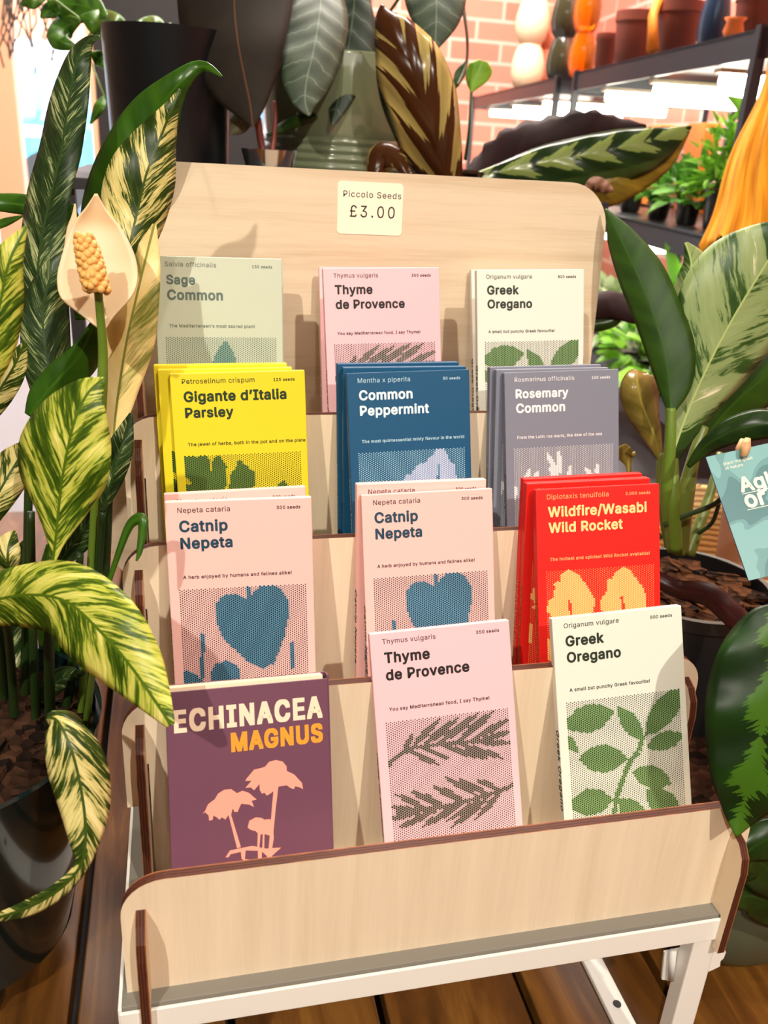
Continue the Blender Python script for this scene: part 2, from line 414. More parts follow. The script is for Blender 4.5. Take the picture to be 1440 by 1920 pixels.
def halftone(shapes, cuts, r_out, r_in, pitch=.00142):     # hexagon grid of dots; cells inside a leaf get a tinted cell and a bigger dot
    V, Fc, mi = [], [], []
    polys = [np.array(s) for s in shapes]; bb = [(p.min(0), p.max(0)) for p in polys]; cp = [np.array(s) for s in cuts]
    hx = [(math.cos(math.pi/3*k), math.sin(math.pi/3*k)) for k in range(6)]
    cx = pitch*.866; i = 0; u = .0062
    while u < PW-.0045:
        v = .0530+(pitch/2 if i % 2 else 0)
        while v < .1435:
            ins = any(l[0] <= u <= h[0] and l[1] <= v <= h[1] and inside((u, v), p) for p, (l, h) in zip(polys, bb)) and not any(inside((u, v), p) for p in cp)
            for rr, m, z in (((pitch*.60, 1, .00010),) if ins else ())+(((r_in if ins else r_out)*pitch, 2 if ins else 0, .00018),):
                k = len(V); V += [(u-PW/2+c*rr, -v+s*rr, z) for c, s in hx]; Fc.append(list(range(k, k+6))); mi.append(m)
            v += pitch
        u += cx; i += 1
    return mesh(V, Fc, mi)
T_PACK = .006
def P(*a): return list(a)
def shapes_of(kind):
    S_, C_ = [], []
    if kind == 'oregano':
        f = basis((115, 185), (792, -70), (72, 1255), PW, .135)
        for a, b, w_ in (((180, 803), (492, 728), 165), ((512, 700), (668, 905), 105), ((918, 590), (682, 880), 150), ((690, 945), (925, 880), 110), ((268, 1000), (572, 1008), 165),
                        ((598, 1085), (845, 1168), 135), ((205, 1265), (482, 1248), 160), ((515, 1245), (690, 1420), 140), ((685, 1195), (905, 1380), 160), ((183, 845), (268, 972), 52), ((890, 1370), (990, 1330), 60)):
            S_.append(lens(a, b, w_))
        S_ += stroke([(668, 880), (640, 970), (590, 1020), (545, 1120), (505, 1230), (470, 1420)], 30)
    elif kind == 'thyme':
        f = basis((122, 220), (993, -100), (98, 1480), PW, .1263)
        for q in ((350, 1045, 425, 900, 40), (400, 1015, 620, 805, 48), (480, 1000, 758, 800, 56), (590, 990, 898, 770, 60), (740, 970, 1005, 760, 60), (840, 965, 1135, 810, 52), (880, 970, 1145, 905, 46), (880, 985, 1150, 990, 44),
                  (390, 1025, 618, 1138, 44), (480, 1005, 695, 1100, 44), (620, 995, 962, 1105, 50), (740, 990, 1088, 1105, 50),
                  (890, 1365, 635, 1210, 48), (965, 1352, 735, 1230, 50), (1045, 1325, 865, 1240, 46), (790, 1395, 550, 1275, 54), (650, 1425, 385, 1300, 52), (520, 1435, 290, 1325, 46), (470, 1440, 232, 1415, 42), (520, 1440, 236, 1505, 48),
                  (620, 1430, 305, 1570, 52), (780, 1405, 462, 1570, 54), (970, 1365, 680, 1580, 56), (1065, 1325, 845, 1548, 46), (910, 1380, 648, 1535, 46), (560, 1690, 620, 1640, 30), (735, 1640, 800, 1615, 30)):
            S_.append(lens(q[:2], q[2:4], q[4]))
        S_ += stroke([(213, 1148), (340, 1050), (430, 1005), (640, 985), (920, 972)], 30)+stroke([(1172, 1278), (1060, 1325), (880, 1375), (640, 1428), (300, 1448)], 32)
    elif kind == 'catnip':
        f = basis((298, 210), (949, -30), (67, 1180), PW, .109)
        S_.append(P((850, 862), (880, 800), (930, 755), (1000, 748), (1060, 788), (1108, 850), (1122, 930), (1108, 1010), (1092, 1110), (1060, 1200), (1030, 1290), (960, 1322), (870, 1290), (780, 1205), (700, 1130), (655, 1050), (632, 960), (636, 870), (690, 818), (760, 812), (812, 838)))
        S_ += stroke([(842, 735), (850, 870)], 26)+stroke([(545, 1075), (552, 1380)], 26)+stroke([(1140, 1150), (1152, 1330)], 26)
        S_.append(P((600, 1340), (640, 1280), (710, 1262), (775, 1290), (800, 1340), (800, 1460), (600, 1460))); S_.append(P((378, 1330), (440, 1325), (510, 1350), (552, 1400), (552, 1500), (378, 1500)))
    elif kind == 'rocket':
        f = basis((240, 175), (830, -38), (33, 1165), PW, .122)
        lf = [(465, 668), (520, 690), (560, 740), (600, 790), (638, 850), (632, 920), (592, 970), (655, 965), (665, 985), (560, 1012), (480, 1018), (380, 1010), (312, 985), (362, 960), (318, 930), (322, 870), (358, 830), (368, 780), (362, 745), (400, 740), (412, 700)]
        S_ += [lf, [(a+355, b_-12) for a, b_ in lf], P((268, 1085), (310, 1072), (345, 1110), (345, 1230), (268, 1240))]
        C_ += stroke([(463, 850), (492, 1005)], 20)+stroke([(820, 838), (848, 995)], 20)
    elif kind == 'parsley':
        f = basis((203, 988), (1033, -23), (30, 905), PW, .0745)
        S_ += [P((258, 1600), (300, 1578), (345, 1578), (378, 1610), (392, 1640), (420, 1598), (452, 1598), (478, 1640), (492, 1720), (512, 1800), (515, 1910), (400, 2010), (258, 2010)),
               P((503, 1700), (520, 1640), (550, 1618), (582, 1640), (592, 1680), (618, 1710), (612, 1800), (600, 2000), (520, 2000)),
               P((636, 1790), (690, 1720), (700, 1680), (725, 1655), (748, 1690), (800, 1740), (842, 1770), (838, 1860), (800, 1990), (636, 1990)), P((1020, 1870), (1080, 1840), (1090, 1890), (1030, 1920))]
        C_ += stroke([(260, 1780), (340, 1850)], 34)
    elif kind == 'peppermint':
        f = basis((318, 970), (1009, -12), (92, 1291), PW, .1088)
        S_ += [P((1112, 1538), (1142, 1580), (1172, 1640), (1192, 1690), (1242, 1720), (1258, 1830), (1275, 1900), (1230, 2060), (850, 2060), (795, 1900), (818, 1800), (868, 1775), (920, 1718), (980, 1688), (1050, 1640), (1082, 1580)), P((380, 1830), (425, 1830), (425, 1990), (380, 1990))]
        C_ += stroke([(1105, 1700), (1105, 1860)], 22)
    elif kind == 'rosemary':
        f = basis((345, 965), (928, -25), (45, 1216), PW, .1114)
        for q in ((690, 1565, 800, 1760, 46), (790, 1550, 815, 1760, 46), (570, 1690, 510, 1830, 46), (640, 1700, 570, 1830, 42), (895, 1675, 880, 1800, 42), (720, 1690, 800, 1800, 46), (1115, 1660, 1120, 1790, 42), (1010, 1690, 1100, 1800, 42), (450, 1820, 430, 1960, 46), (860, 1760, 830, 1900, 40), (1160, 1760, 1130, 1860, 40)):
            S_.append(lens(q[:2], q[2:4], q[4]))
    elif kind == 'sage':
        f = basis((70, 75), (990, 33), (30, 840), PW, .0735)
        S_.append(P((620, 715), (655, 755), (682, 800), (702, 860), (718, 915), (722, 1010), (518, 1010), (522, 900), (540, 840), (580, 770)))
    return [[f(p) for p in s] for s in S_], [[f(p) for p in s] for s in C_]
# kind: body colour, small ink, title ink, dot, leaf tint, leaf dot, outer and inner dot radius, texts and their widths in mm
KINDS = {
 'oregano': ((224, 224, 210), (38, 44, 32), (28, 42, 26), (44, 46, 36), (140, 176, 110), (20, 46, 16), .29, .41, 'Origanum vulgare', 35.7, '800 seeds', 14.5, 'Greek', 24.8, 'Oregano', 35.2, 'A small but punchy Greek favourite!', 52.7, 'Greek Oregano'),
 'thyme': ((238, 188, 194), (30, 24, 26), (10, 10, 10), (36, 26, 28), (206, 182, 170), (14, 18, 12), .29, .47, 'Thymus vulgaris', 32, '350 seeds', 14.3, 'Thyme', 27.3, 'de Provence', 50.5, 'You say Mediterranean food, I say Thyme!', 61, 'Thyme de Provence'),
 'catnip': ((244, 190, 182), (42, 36, 46), (12, 60, 82), (22, 26, 46), (98, 158, 190), (4, 28, 44), .30, .41, 'Nepeta cataria', 30, '300 seeds', 14, 'Catnip', 27.8, 'Nepeta', 30, 'A herb enjoyed by humans and felines alike!', 63.5, 'Catnip Nepeta'),
 'rocket': ((222, 30, 22), (250, 172, 110), (252, 214, 142), (248, 166, 96), (222, 112, 58), (254, 206, 124), .22, .47, 'Diplotaxis tenuifolia', 42, '2.000 seeds', 17.2, 'Wildfire/Wasabi', 68, 'Wild Rocket', 50.9, 'The hottest and spiciest Wild Rocket available!', 69, 'Wildfire/Wasabi Wild Rocket'),
 'parsley': ((224, 206, 36), (40, 52, 12), (18, 48, 18), (52, 54, 12), (104, 140, 44), (14, 42, 12), .29, .43, 'Petroselinum crispum', 45.3, '125 seeds', 13.6, 'Gigante d’Italia', 64.8, 'Parsley', 30.3, 'The jewel of herbs, both in the pot and on the plate', 75.3, 'Gigante d’Italia'),
 'peppermint': ((14, 78, 116), (170, 206, 220), (206, 228, 236), (160, 206, 222), (104, 132, 176), (206, 214, 232), .29, .41, 'Mentha x piperita', 35.8, '50 seeds', 12.2, 'Common', 36.7, 'Peppermint', 47.7, 'The most quintessential minty flavour in the world', 71.7, 'Common Peppermint'),
 'rosemary': ((122, 126, 140), (226, 224, 224), (240, 238, 236), (218, 216, 212), (170, 168, 170), (246, 246, 244), .26, .44, 'Rosmarinus officinalis', 43.9, '150 seeds', 13.9, 'Rosemary', 38.9, 'Common', 36.2, 'From the Latin ros maris, the dew of the sea', 63.3, 'Rosemary Common'),
 'sage': ((194, 202, 182), (112, 122, 112), (92, 110, 102), (88, 108, 98), (148, 178, 164), (44, 92, 88), .29, .41, 'Salvia officinalis', 33.5, '150 seeds', 13.6, 'Sage', 18.9, 'Common', 36.7, 'The Mediterranean’s most sacred plant', 57.3, 'Sage Common'),
}
KM = {}
def kind_meshes(k):
    if k in KM: return KM[k]
    c = KINDS[k]; paper = mat(k+'_paper', lin(c[0]), .5, spec=.35)
    small, title = mat(k+'_small_ink', lin(c[1]), .55), mat(k+'_title_ink', lin(c[2]), .55)
    lm = []
    for nm, args, kw in (('species_name', (c[8], -PW/2+.0073, -.0066, c[9]/1000, .004, 1.06), {}), ('seed_count', (c[10], PW/2-.0067, -.0064, c[11]/1000, .018, 1.1), {'right': True}), ('tagline', (c[16], -PW/2+.0085, -.0462, c[17]/1000, .018, 1.08), {})):
        me = TX().put(*args, **kw).mesh(); me.materials.append(small); lm.append((nm, me))
    tm = TX().put(c[12], -PW/2+.0078, -.0178, c[13]/1000, .030, 1.06).put(c[14], -PW/2+.0080, -.0279, c[15]/1000, .030, 1.06).mesh(); tm.materials.append(title)
    sp_ = TX().put(c[18], 0, 0, .051 if k != 'rocket' else .066, .014, 1.1)
    sm = mesh([(-PW/2-.00018, -.070-x, -T_PACK*.70+y) for x, y, z in sp_.v], sp_.f); sm.materials.append(title)
    sh_, cu = shapes_of(k); pm = halftone(sh_, cu, c[6], c[7])
    for i in (3, 4, 5): pm.materials.append(mat(k+'_print', lin(c[i]), .55))
    KM[k] = (paper, lm, tm, sm, pm); return KM[k]
def packet_frame(v):
    x, y, z, lean, yaw, roll = v
    cx = Vector((math.cos(yaw), math.sin(yaw), 0)); n0 = Vector((-math.sin(yaw), math.cos(yaw), 0))
    up = Vector((0, 0, 1))*math.cos(lean)+n0*math.sin(lean)
    X = cx*math.cos(roll)+up*math.sin(roll); Y = -cx*math.sin(roll)+up*math.cos(roll)
    return Vector((x, y, z)), X, Y, X.cross(Y)
def place(v, tier, w_, h):              # origin at the middle of the top front edge; the foot is let down onto the shelf board
    O, X, Y, N = packet_frame(v); top = O+Y*h; fl = tier*DZ+.0052
    zl = min((O-X*w_/2).z, (O+X*w_/2).z, (O-X*w_/2-N*T_PACK).z, (O+X*w_/2-N*T_PACK).z); h2 = h+(zl-fl)/Y.z
    if Y.y > 0: h2 = min(h2, h+max(0, (O.y-abs(X.y)*w_/2-tier*DY-TP-.0006)/Y.y))
    return Matrix(((X.x, Y.x, N.x, top.x), (X.y, Y.y, N.y, top.y), (X.z, Y.z, N.z, top.z), (0, 0, 0, 1))), h2
PACKETS = [
 ('oregano', 0, (.1238, .02955, .02222, .36186, -.06736, .07062), 'white Greek Oregano packet alone in the front tier by the striped leaf', 'seed packets in the front tier'),
 ('thyme', 0, (.00909, .02621, .0215, .38846, -.05151, .06037), 'pink Thyme de Provence packet alone in the middle of the front tier', 'seed packets in the front tier'),
 ('catnip', 1, (-.10685, .12275, .07568, .21067, .00165, .02511), 'pink catnip packet peeking out behind the one above ECHINACEA', 'catnip packets above the echinacea'),
 ('catnip', 1, (-.10803, .10078, .07819, .22134, -.07923, .03338), 'pink Catnip Nepeta packet with whole blue leaf, standing above ECHINACEA', 'catnip packets above the echinacea'),
 ('catnip', 1, (.00745, .12888, .0767, .15913, -.00326, .0101), 'pink catnip packet peeking out behind the middle Catnip Nepeta packet', 'catnip packets in the middle'),
 ('catnip', 1, (.01074, .09957, .07817, .30836, -.02232, .02761), 'pink Catnip Nepeta packet in front in the middle, above Thyme de Provence', 'catnip packets in the middle'),
 ('rocket', 1, (.11918, .1296, .07727, .15357, .00025, .01756), 'red wild rocket packet at the back of the red stack', 'red wild rocket packets'),
 ('rocket', 1, (.11952, .11992, .07783, .14912, -.05, .03416), 'red wild rocket packet between two others in the red stack', 'red wild rocket packets'),
 ('rocket', 1, (.12092, .0857, .08338, .32786, -.0379, .03126), 'red Wildfire/Wasabi Wild Rocket packet with its full face showing', 'red wild rocket packets'),
 ('parsley', 2, (-.1125, .21, .13364, .07672, -.01204, .01798), 'yellow parsley packet at the back of the yellow stack', 'yellow parsley packets'),
 ('parsley', 2, (-.10946, .19242, .13392, .15192, -.01322, .02231), 'yellow parsley packet between two others in the yellow stack', 'yellow parsley packets'),
 ("parsley", 2, (-.10095, .17974, .13445, .18851, -.02966, .03413), 'yellow Gigante d’Italia Parsley packet with its full face showing', 'yellow parsley packets'),
 ('peppermint', 2, (.00755, .20791, .13447, .12411, -.02882, .02378), 'blue peppermint packet at the back of the blue stack', 'blue peppermint packets'),
 ('peppermint', 2, (.00889, .19757, .13407, .13132, -.02588, .01692), 'blue peppermint packet between two others in the blue stack', 'blue peppermint packets'),
 ('peppermint', 2, (.01191, .16876, .13746, .27064, .02172, .02545), 'blue Common Peppermint packet with its full face showing', 'blue peppermint packets'),
 ('rosemary', 2, (.11768, .20085, .13358, .18885, .00307, .02462), 'grey rosemary packet at the back of the grey stack', 'grey rosemary packets'),
 ('rosemary', 2, (.11888, .19368, .13332, .18458, -.0066, .01986), 'grey rosemary packet between two others in the grey stack', 'grey rosemary packets'),
 ('rosemary', 2, (.12399, .17152, .13717, .28406, -.03829, .04078), 'grey Rosemary Common packet with its full face showing', 'grey rosemary packets'),
 ('sage', 3, (-.1100, .2640, .1932, .275, -.02, -.001), 'pale green sage packet mostly hidden behind the Sage Common one', 'pale green sage packets'),
 ('sage', 3, (-.11302, .24558, .19628, .17004, -.00924, .00388), 'pale green Sage Common packet with its face showing beside the lily', 'pale green sage packets'),
 ('thyme', 3, (.00658, .2800, .1900, .28, -.08, .0298), 'pink thyme packet peeking out behind another in the top tier', 'thyme packets in the top tier'),
 ('thyme', 3, (.006, .24256, .1938, .24781, -.00367, .03218), 'pink Thyme de Provence packet in front in the top tier, below the price', 'thyme packets in the top tier'),
 ('oregano', 3, (.13101, .2850, .1915, .31, -.06, .03566), 'white oregano packet peeking out behind another in the top tier', 'oregano packets in the top tier'),
 ('oregano', 3, (.12171, .2491, .19481, .25589, -.03172, .03536), 'white Greek Oregano packet in front at the right of the top tier', 'oregano packets in the top tier'),
]
for k, tier, v, label, group in PACKETS:
    paper, lm, tm, sm, pm = kind_meshes(k); M, h = place(v, tier, PW, .150)
    o = MB().box((-PW/2, -h, -T_PACK), (PW/2, 0, 0), bev=.0006).build('seed_packet', paper); o.matrix_world = M
    tag(o, label, 'seed packet', group)
    for nm, me in (*lm, ('title', tm), ('spine_lettering', sm), ('leaf_picture', pm)):
        q = bpy.data.objects.new(nm, me); COL.objects.link(q); q.parent = o
# the purple echinacea packet: folded card cover round a cream paper block
EV = (-.11101, .00825, .00896, .37783, .05909, -.02504); EWD = .0885; ET = .0085
O, X, Y, N = packet_frame(EV); top = O+Y*.148; eh = .1495
ec = empty('seed_packet', (0, 0, 0), 'purple ECHINACEA MAGNUS packet with pink flowers in the front tier', 'seed packet', 'seed packets in the front tier')
ec.matrix_world = Matrix(((X.x, Y.x, N.x, top.x), (X.y, Y.y, N.y, top.y), (X.z, Y.z, N.z, top.z), (0, 0, 0, 1)))
PURP = mat('plum_card', lin((104, 62, 82)), .5)
cv = MB().box((-EWD/2, -eh, -.0008), (EWD/2, -.0022, 0), bev=.0003).box((-EWD/2, -eh, -ET), (EWD/2, 0, -ET+.0008), bev=.0003)
cv.box((EWD/2-.0008, -eh, -ET), (EWD/2+.0004, 0, 0), bev=.0003).build('cover', PURP, ec, off=(0, 0, 0))
MB().box((-EWD/2+.0006, -eh+.001, -ET+.0009), (EWD/2-.003, -.0003, -.0009)).build('paper_block', mat('cream_paper', lin((238, 214, 184)), .7), ec, off=(0, 0, 0))
f = basis((280, 208), (957, -87), (36, 1050), EWD, .1075)
tb = lambda p: (f(p)[0]-EWD/2, -f(p)[1])
lt = TX(); a = tb((330, 437)); lt.put('ECHINACEA', a[0], a[1], .0808, .042, 1.16, rot=.006, sy=1.30, square=True)
link('title', lt.mesh(), mat('cream_ink', lin((240, 214, 186)), .6), ec)
lt = TX(); a = tb((657, 540)); lt.put('MAGNUS', a[0], a[1], .0508, .042, 1.12, rot=.006, sy=1.26, square=True)
link('variety_lettering', lt.mesh(), mat('orange_ink', lin((240, 152, 40)), .6), ec)
FL = [
 [(490, 870), (505, 855), (522, 820), (560, 795), (580, 765), (615, 745), (655, 742), (690, 765), (722, 752), (760, 765), (805, 802), (775, 808), (790, 842), (760, 828), (735, 825), (715, 822), (700, 850), (694, 865), (676, 866), (664, 846), (655, 880), (712, 1056), (690, 1062), (640, 880), (622, 905), (600, 892), (588, 905), (570, 890), (552, 882), (548, 905), (528, 908), (525, 880), (505, 862)],
 [(738, 700), (745, 688), (790, 640), (830, 632), (855, 625), (880, 598), (920, 590), (960, 598), (984, 625), (985, 650), (1030, 670), (1078, 718), (1084, 752), (1062, 740), (1035, 735), (1030, 750), (1010, 745), (985, 728), (935, 735), (918, 860), (905, 985), (908, 1010), (895, 1085), (875, 1085), (884, 990), (895, 860), (905, 760), (880, 775), (866, 782), (850, 765), (838, 772), (824, 752), (822, 718), (790, 752), (770, 735), (738, 738), (775, 700)],
 [(752, 952), (762, 915), (800, 898), (835, 902), (850, 912), (885, 910), (900, 930), (905, 985), (880, 1000), (852, 990), (850, 1070), (838, 1075), (842, 990), (828, 992), (820, 1075), (808, 1078), (812, 985), (798, 972), (780, 968), (770, 965)],
 [(622, 1108), (648, 1072), (690, 1065), (780, 1052), (860, 1070), (900, 1068), (952, 1068), (900, 1108), (890, 1120), (900, 1190), (870, 1195), (866, 1110), (836, 1085), (834, 1205), (815, 1205), (812, 1080), (740, 1075), (735, 1130), (716, 1120), (712, 1082), (652, 1092), (640, 1108)],
 [(648, 1175), (705, 1160), (690, 1145), (735, 1122), (820, 1130), (880, 1130), (985, 1118), (1025, 1120), (1042, 1165), (1015, 1165), (985, 1140), (930, 1152), (915, 1190), (880, 1210), (735, 1212), (700, 1190)]]
V, Fc = [], []
for i, pg in enumerate(FL):
    k = len(V); V += [(*tb(p), .00012+.00002*i) for p in pg]; Fc.append(list(range(k, k+len(pg)))[::-1])
link('flower_picture', mesh(V, Fc), mat('pink_ink', lin((250, 158, 138)), .6), ec)

# ------------------------------------------------------------------ white metal table under the stand
tb_ = empty('display_table', (-.005, .16, FLOOR_Z), 'low white metal table with sled legs carrying the plywood stand', 'table')
TX0, TX1, TY0, TY1 = -.1835, .1725, -.0095, .345
MB().box((TX0+.001, TY0+.001, -.006), (TX1-.001, TY1-.001, 0), bev=.0005).build('table_top', SHADED_TOP, tb_)
for a, b_ in (((TX0, TY0-.0012, -.019), (TX1, TY0+.0008, -.0025)), ((TX0, TY1-.001, -.019), (TX1, TY1+.001, -.0005)), ((TX0-.0008, TY0, -.019), (TX0+.0012, TY1, -.0005)), ((TX1-.0012, TY0, -.019), (TX1+.0008, TY1, -.0005))):
    MB().box(a, b_, bev=.0004).build('rail', WHITE, tb_)
for sx_, x0, x1 in ((-1, TX0+.002, TX0+.025), (1, TX1-.0175, TX1-.001)):
    for yy in (TY0+.001, TY1-.013):
        MB().box((x0, yy, FLOOR_Z+.004), (x1, yy+.012, -.017), bev=.001).build('leg', WHITE, tb_)
    rb = MB().box((x0, TY0+.001, FLOOR_Z), (x1, TY1-.001, FLOOR_Z+.005), bev=.001).build('runner', WHITE, tb_)
    MB().lathe(((x0+x1)/2+.001, .062, FLOOR_Z+.0052), [(.0, 0.0003), (.0032, .0003), (.0032, 0)], 16).build('screw_hole', BLACKM, rb)
# plastic clip on the right front leg
CLIP = mat('clear_white_plastic', (.8, .78, .74), .3); CLIP.node_tree.nodes['Principled BSDF'].inputs['Transmission Weight'].default_value = .1
cl = empty('plastic_clip', (.165, .004, -.05), 'white plastic clip with scalloped edge stuck on the table leg', 'clip')
def plane_y(px, py, y):
    d = F + RT*((px-720)/FPX) - UP*((py-960)/FPX); return CAM+d*((y-CAM.y)/d.y)
YC = TY0+.0134
q = [plane_y(*p, YC) for p in ((1241, 1837), (1246, 1786), (1300, 1775), (1300, 1845))]
prism('back_plate', [(p.x, p.z) for p in q], lambda a, b, t: (a, YC+t*.0015, b), [CLIP, CLIP], cl)
prism('tab', [(lambda p: (p.x, p.z))(plane_y(*p, YC+.002)) for p in ((1310, 1830), (1310, 1765), (1345, 1765), (1356, 1772), (1361, 1786), (1357, 1797), (1351, 1802), (1350, 1812), (1338, 1818))], lambda a, b, t: (a, YC+.002+t*.0015, b), [WHITE, WHITE], cl)
MB().tube([plane_y(1262, 1783, YC-.0022), plane_y(1258, 1836, YC-.0022)], .0022, 8).build('ridge', CLIP, cl, True)
#PART2
# ------------------------------------------------------------------ leaves
def m_leafbase(name, col, rough, trans, tcol, spec=.28):
    m = mat(name, col, rough, spec=spec); g = NG(m)
    tr = g.n('ShaderNodeBsdfTranslucent'); mx = g.n('ShaderNodeMixShader'); mx.inputs[0].default_value = trans
    g.t.links.new(g.b.outputs[0], mx.inputs[1]); g.t.links.new(tr.outputs[0], mx.inputs[2]); g.t.links.new(mx.outputs[0], g.out.inputs[0])
    uv = g.n('ShaderNodeUVMap').outputs[0]; sp = g.n('ShaderNodeSeparateXYZ'); g.put(sp.inputs[0], uv)
    u, v = sp.outputs[0], sp.outputs[1]; a = g.m('ABSOLUTE', v); side = g.m('SIGN', v)
    g.tr = tr; tr.inputs[0].default_value = (*tcol, 1)
    rnd = g.n('ShaderNodeObjectInfo').outputs['Random']
    return m, g, u, v, a, side, g.m('MULTIPLY', rnd, 37.0)
def leafcolor(g, c):
    g.color(c); g.t.links.new(c, g.tr.inputs[0])
def m_varieg(name, stops, sk=1.6, fine=40, coarse=6.5, trans=.25, rough=.38, mix=.55, mid=None, ridge=.35):
    # streaks that leave the midrib at an angle; u, v in decimetres of real leaf
    m, g, u, v, a, side, rnd = m_leafbase(name, stops[0][1], rough, trans, stops[-1][1])
    z = g.m('ADD', g.m('MULTIPLY', side, 5.0), rnd)
    wob = g.noise(g.vec(g.m('MULTIPLY', u, 5.0), g.m('MULTIPLY', v, 5.0), rnd), 1.0, 2)
    p = g.m('ADD', g.m('SUBTRACT', u, g.m('MULTIPLY', a, sk)), g.m('MULTIPLY', wob, .07))
    n1 = g.noise(g.vec(g.m('MULTIPLY', p, fine), g.m('MULTIPLY', a, fine*.25), z), 1.0, 8, .66, .5)
    n2 = g.noise(g.vec(g.m('MULTIPLY', p, coarse), g.m('MULTIPLY', a, coarse*.5), z), 1.0, 2, .5, .3)
    f = g.m('ADD', g.m('MULTIPLY', n1, mix), g.m('MULTIPLY', n2, 1-mix))
    c = g.ramp(f, stops)
    rib = g.m('LESS_THAN', a, .007)
    mixn = g.n('ShaderNodeMix', data_type='RGBA'); g.put(mixn.inputs[0], rib); g.put(mixn.inputs[6], c); mixn.inputs[7].default_value = (*(mid or stops[1][1]), 1)
    leafcolor(g, mixn.outputs[2])
    ve = g.m('SINE', g.m('MULTIPLY', p, 42)); g.bump(g.m('ADD', g.m('MULTIPLY', ve, .5*ridge), g.m('MULTIPLY', g.m('MINIMUM', a, .05), -6)), .35, .0012)
    return m
def m_plain(name, col, col2, rough=.3, trans=.15, sk=.9, vein=None, period=30, vw=.9, mid=None, ridge=1, tcol=None):
    m, g, u, v, a, side, rnd = m_leafbase(name, col, rough, trans, tcol or col2)
    p = g.m('SUBTRACT', u, g.m('MULTIPLY', a, sk))
    n = g.noise(g.vec(g.m('MULTIPLY', p, 6), g.m('MULTIPLY', v, 3), rnd), 1, 3)
    c = g.ramp(n, [(.3, col), (.7, col2)])
    ve = g.m('SINE', g.m('MULTIPLY', p, period))
    fac = g.m('LESS_THAN', a, .008)
    if vein:
        wob = g.noise(g.vec(g.m('MULTIPLY', u, 8), g.m('MULTIPLY', v, 8), rnd), 1, 2)
        ve2 = g.m('SINE', g.m('ADD', g.m('MULTIPLY', p, period), g.m('MULTIPLY', wob, 3)))
        st = g.n('ShaderNodeMapRange', {1: vw, 2: 1.0}); g.put(st.inputs[0], ve2)
        fac = g.m('MAXIMUM', fac, g.m('MULTIPLY', st.outputs[0], .8))
    mixn = g.n('ShaderNodeMix', data_type='RGBA'); g.put(mixn.inputs[0], fac); g.put(mixn.inputs[6], c); mixn.inputs[7].default_value = (*(vein or mid or col2), 1)
    leafcolor(g, mixn.outputs[2])
    g.bump(g.m('ADD', g.m('MULTIPLY', ve, .5*ridge), g.m('MULTIPLY', g.m('MINIMUM', a, .05), -6)), .3, .0012)
    return m
def m_feather(name, dark, light, edge, hw, rough=.3, sk=.7, teeth=26, w0=.35, reach=.55, rim=.85, fibre=.25):
    # feathered pale zone along the midrib, dark field, paler rim; hw = half width in decimetres
    m, g, u, v, a, side, rnd = m_leafbase(name, dark, rough, .12, light)
    p = g.m('SUBTRACT', u, g.m('MULTIPLY', a, sk)); t = g.m('DIVIDE', a, hw)
    saw = g.m('SINE', g.m('MULTIPLY', p, teeth)); saw2 = g.m('SINE', g.m('ADD', g.m('MULTIPLY', p, teeth*4.3), 1.0))
    n = g.noise(g.vec(g.m('MULTIPLY', p, 9), g.m('MULTIPLY', a, 3), rnd), 1, 4)
    lim = g.m('ADD', g.m('ADD', w0, g.m('MULTIPLY', saw, reach*.4)), g.m('ADD', g.m('MULTIPLY', saw2, reach*.10), g.m('ADD', g.m('MULTIPLY', g.m('SUBTRACT', n, .5), reach*.7), g.m('MULTIPLY', g.m('SUBTRACT', g.noise(g.vec(g.m('MULTIPLY', p, 70), g.m('MULTIPLY', a, 5), rnd), 1, 3), .5), fibre))))
    inner = g.m('LESS_THAN', t, lim)
    fld = g.ramp(g.m('ADD', g.m('MULTIPLY', n, .5), g.m('MULTIPLY', g.m('ADD', saw, 1.0), .25)), [(.25, dark), (.62, tuple(x*1.5 for x in dark)), (.85, tuple(x*2.4 for x in dark))])
    m1 = g.n('ShaderNodeMix', data_type='RGBA'); g.put(m1.inputs[0], inner); g.put(m1.inputs[6], fld); m1.inputs[7].default_value = (*light, 1)
    rm = g.n('ShaderNodeMapRange', {1: rim, 2: rim+.1}); g.put(rm.inputs[0], g.m('ADD', t, g.m('MULTIPLY', g.m('SUBTRACT', n, .5), .12)))
    m2 = g.n('ShaderNodeMix', data_type='RGBA'); g.put(m2.inputs[0], rm.outputs[0]); g.put(m2.inputs[6], m1.outputs[2]); m2.inputs[7].default_value = (*edge, 1)
    leafcolor(g, m2.outputs[2])
    ve = g.m('SINE', g.m('MULTIPLY', p, teeth)); g.bump(g.m('ADD', g.m('MULTIPLY', ve, .6), g.m('MULTIPLY', g.m('MINIMUM', a, .05), -6)), .5, .002)
    return m
def cr(P, t):                           # Catmull-Rom through rows of numbers
    n = len(P)-1; i = min(int(t), n-1); f_ = t-i
    p0, p1, p2, p3 = P[max(i-1, 0)], P[i], P[i+1], P[min(i+2, n)]
    return [.5*((2*b)+(c-a)*f_+(2*a-5*b+4*c-d)*f_*f_+(3*b-a-3*c+d)*f_**3) for a, b, c, d in zip(p0, p1, p2, p3)]
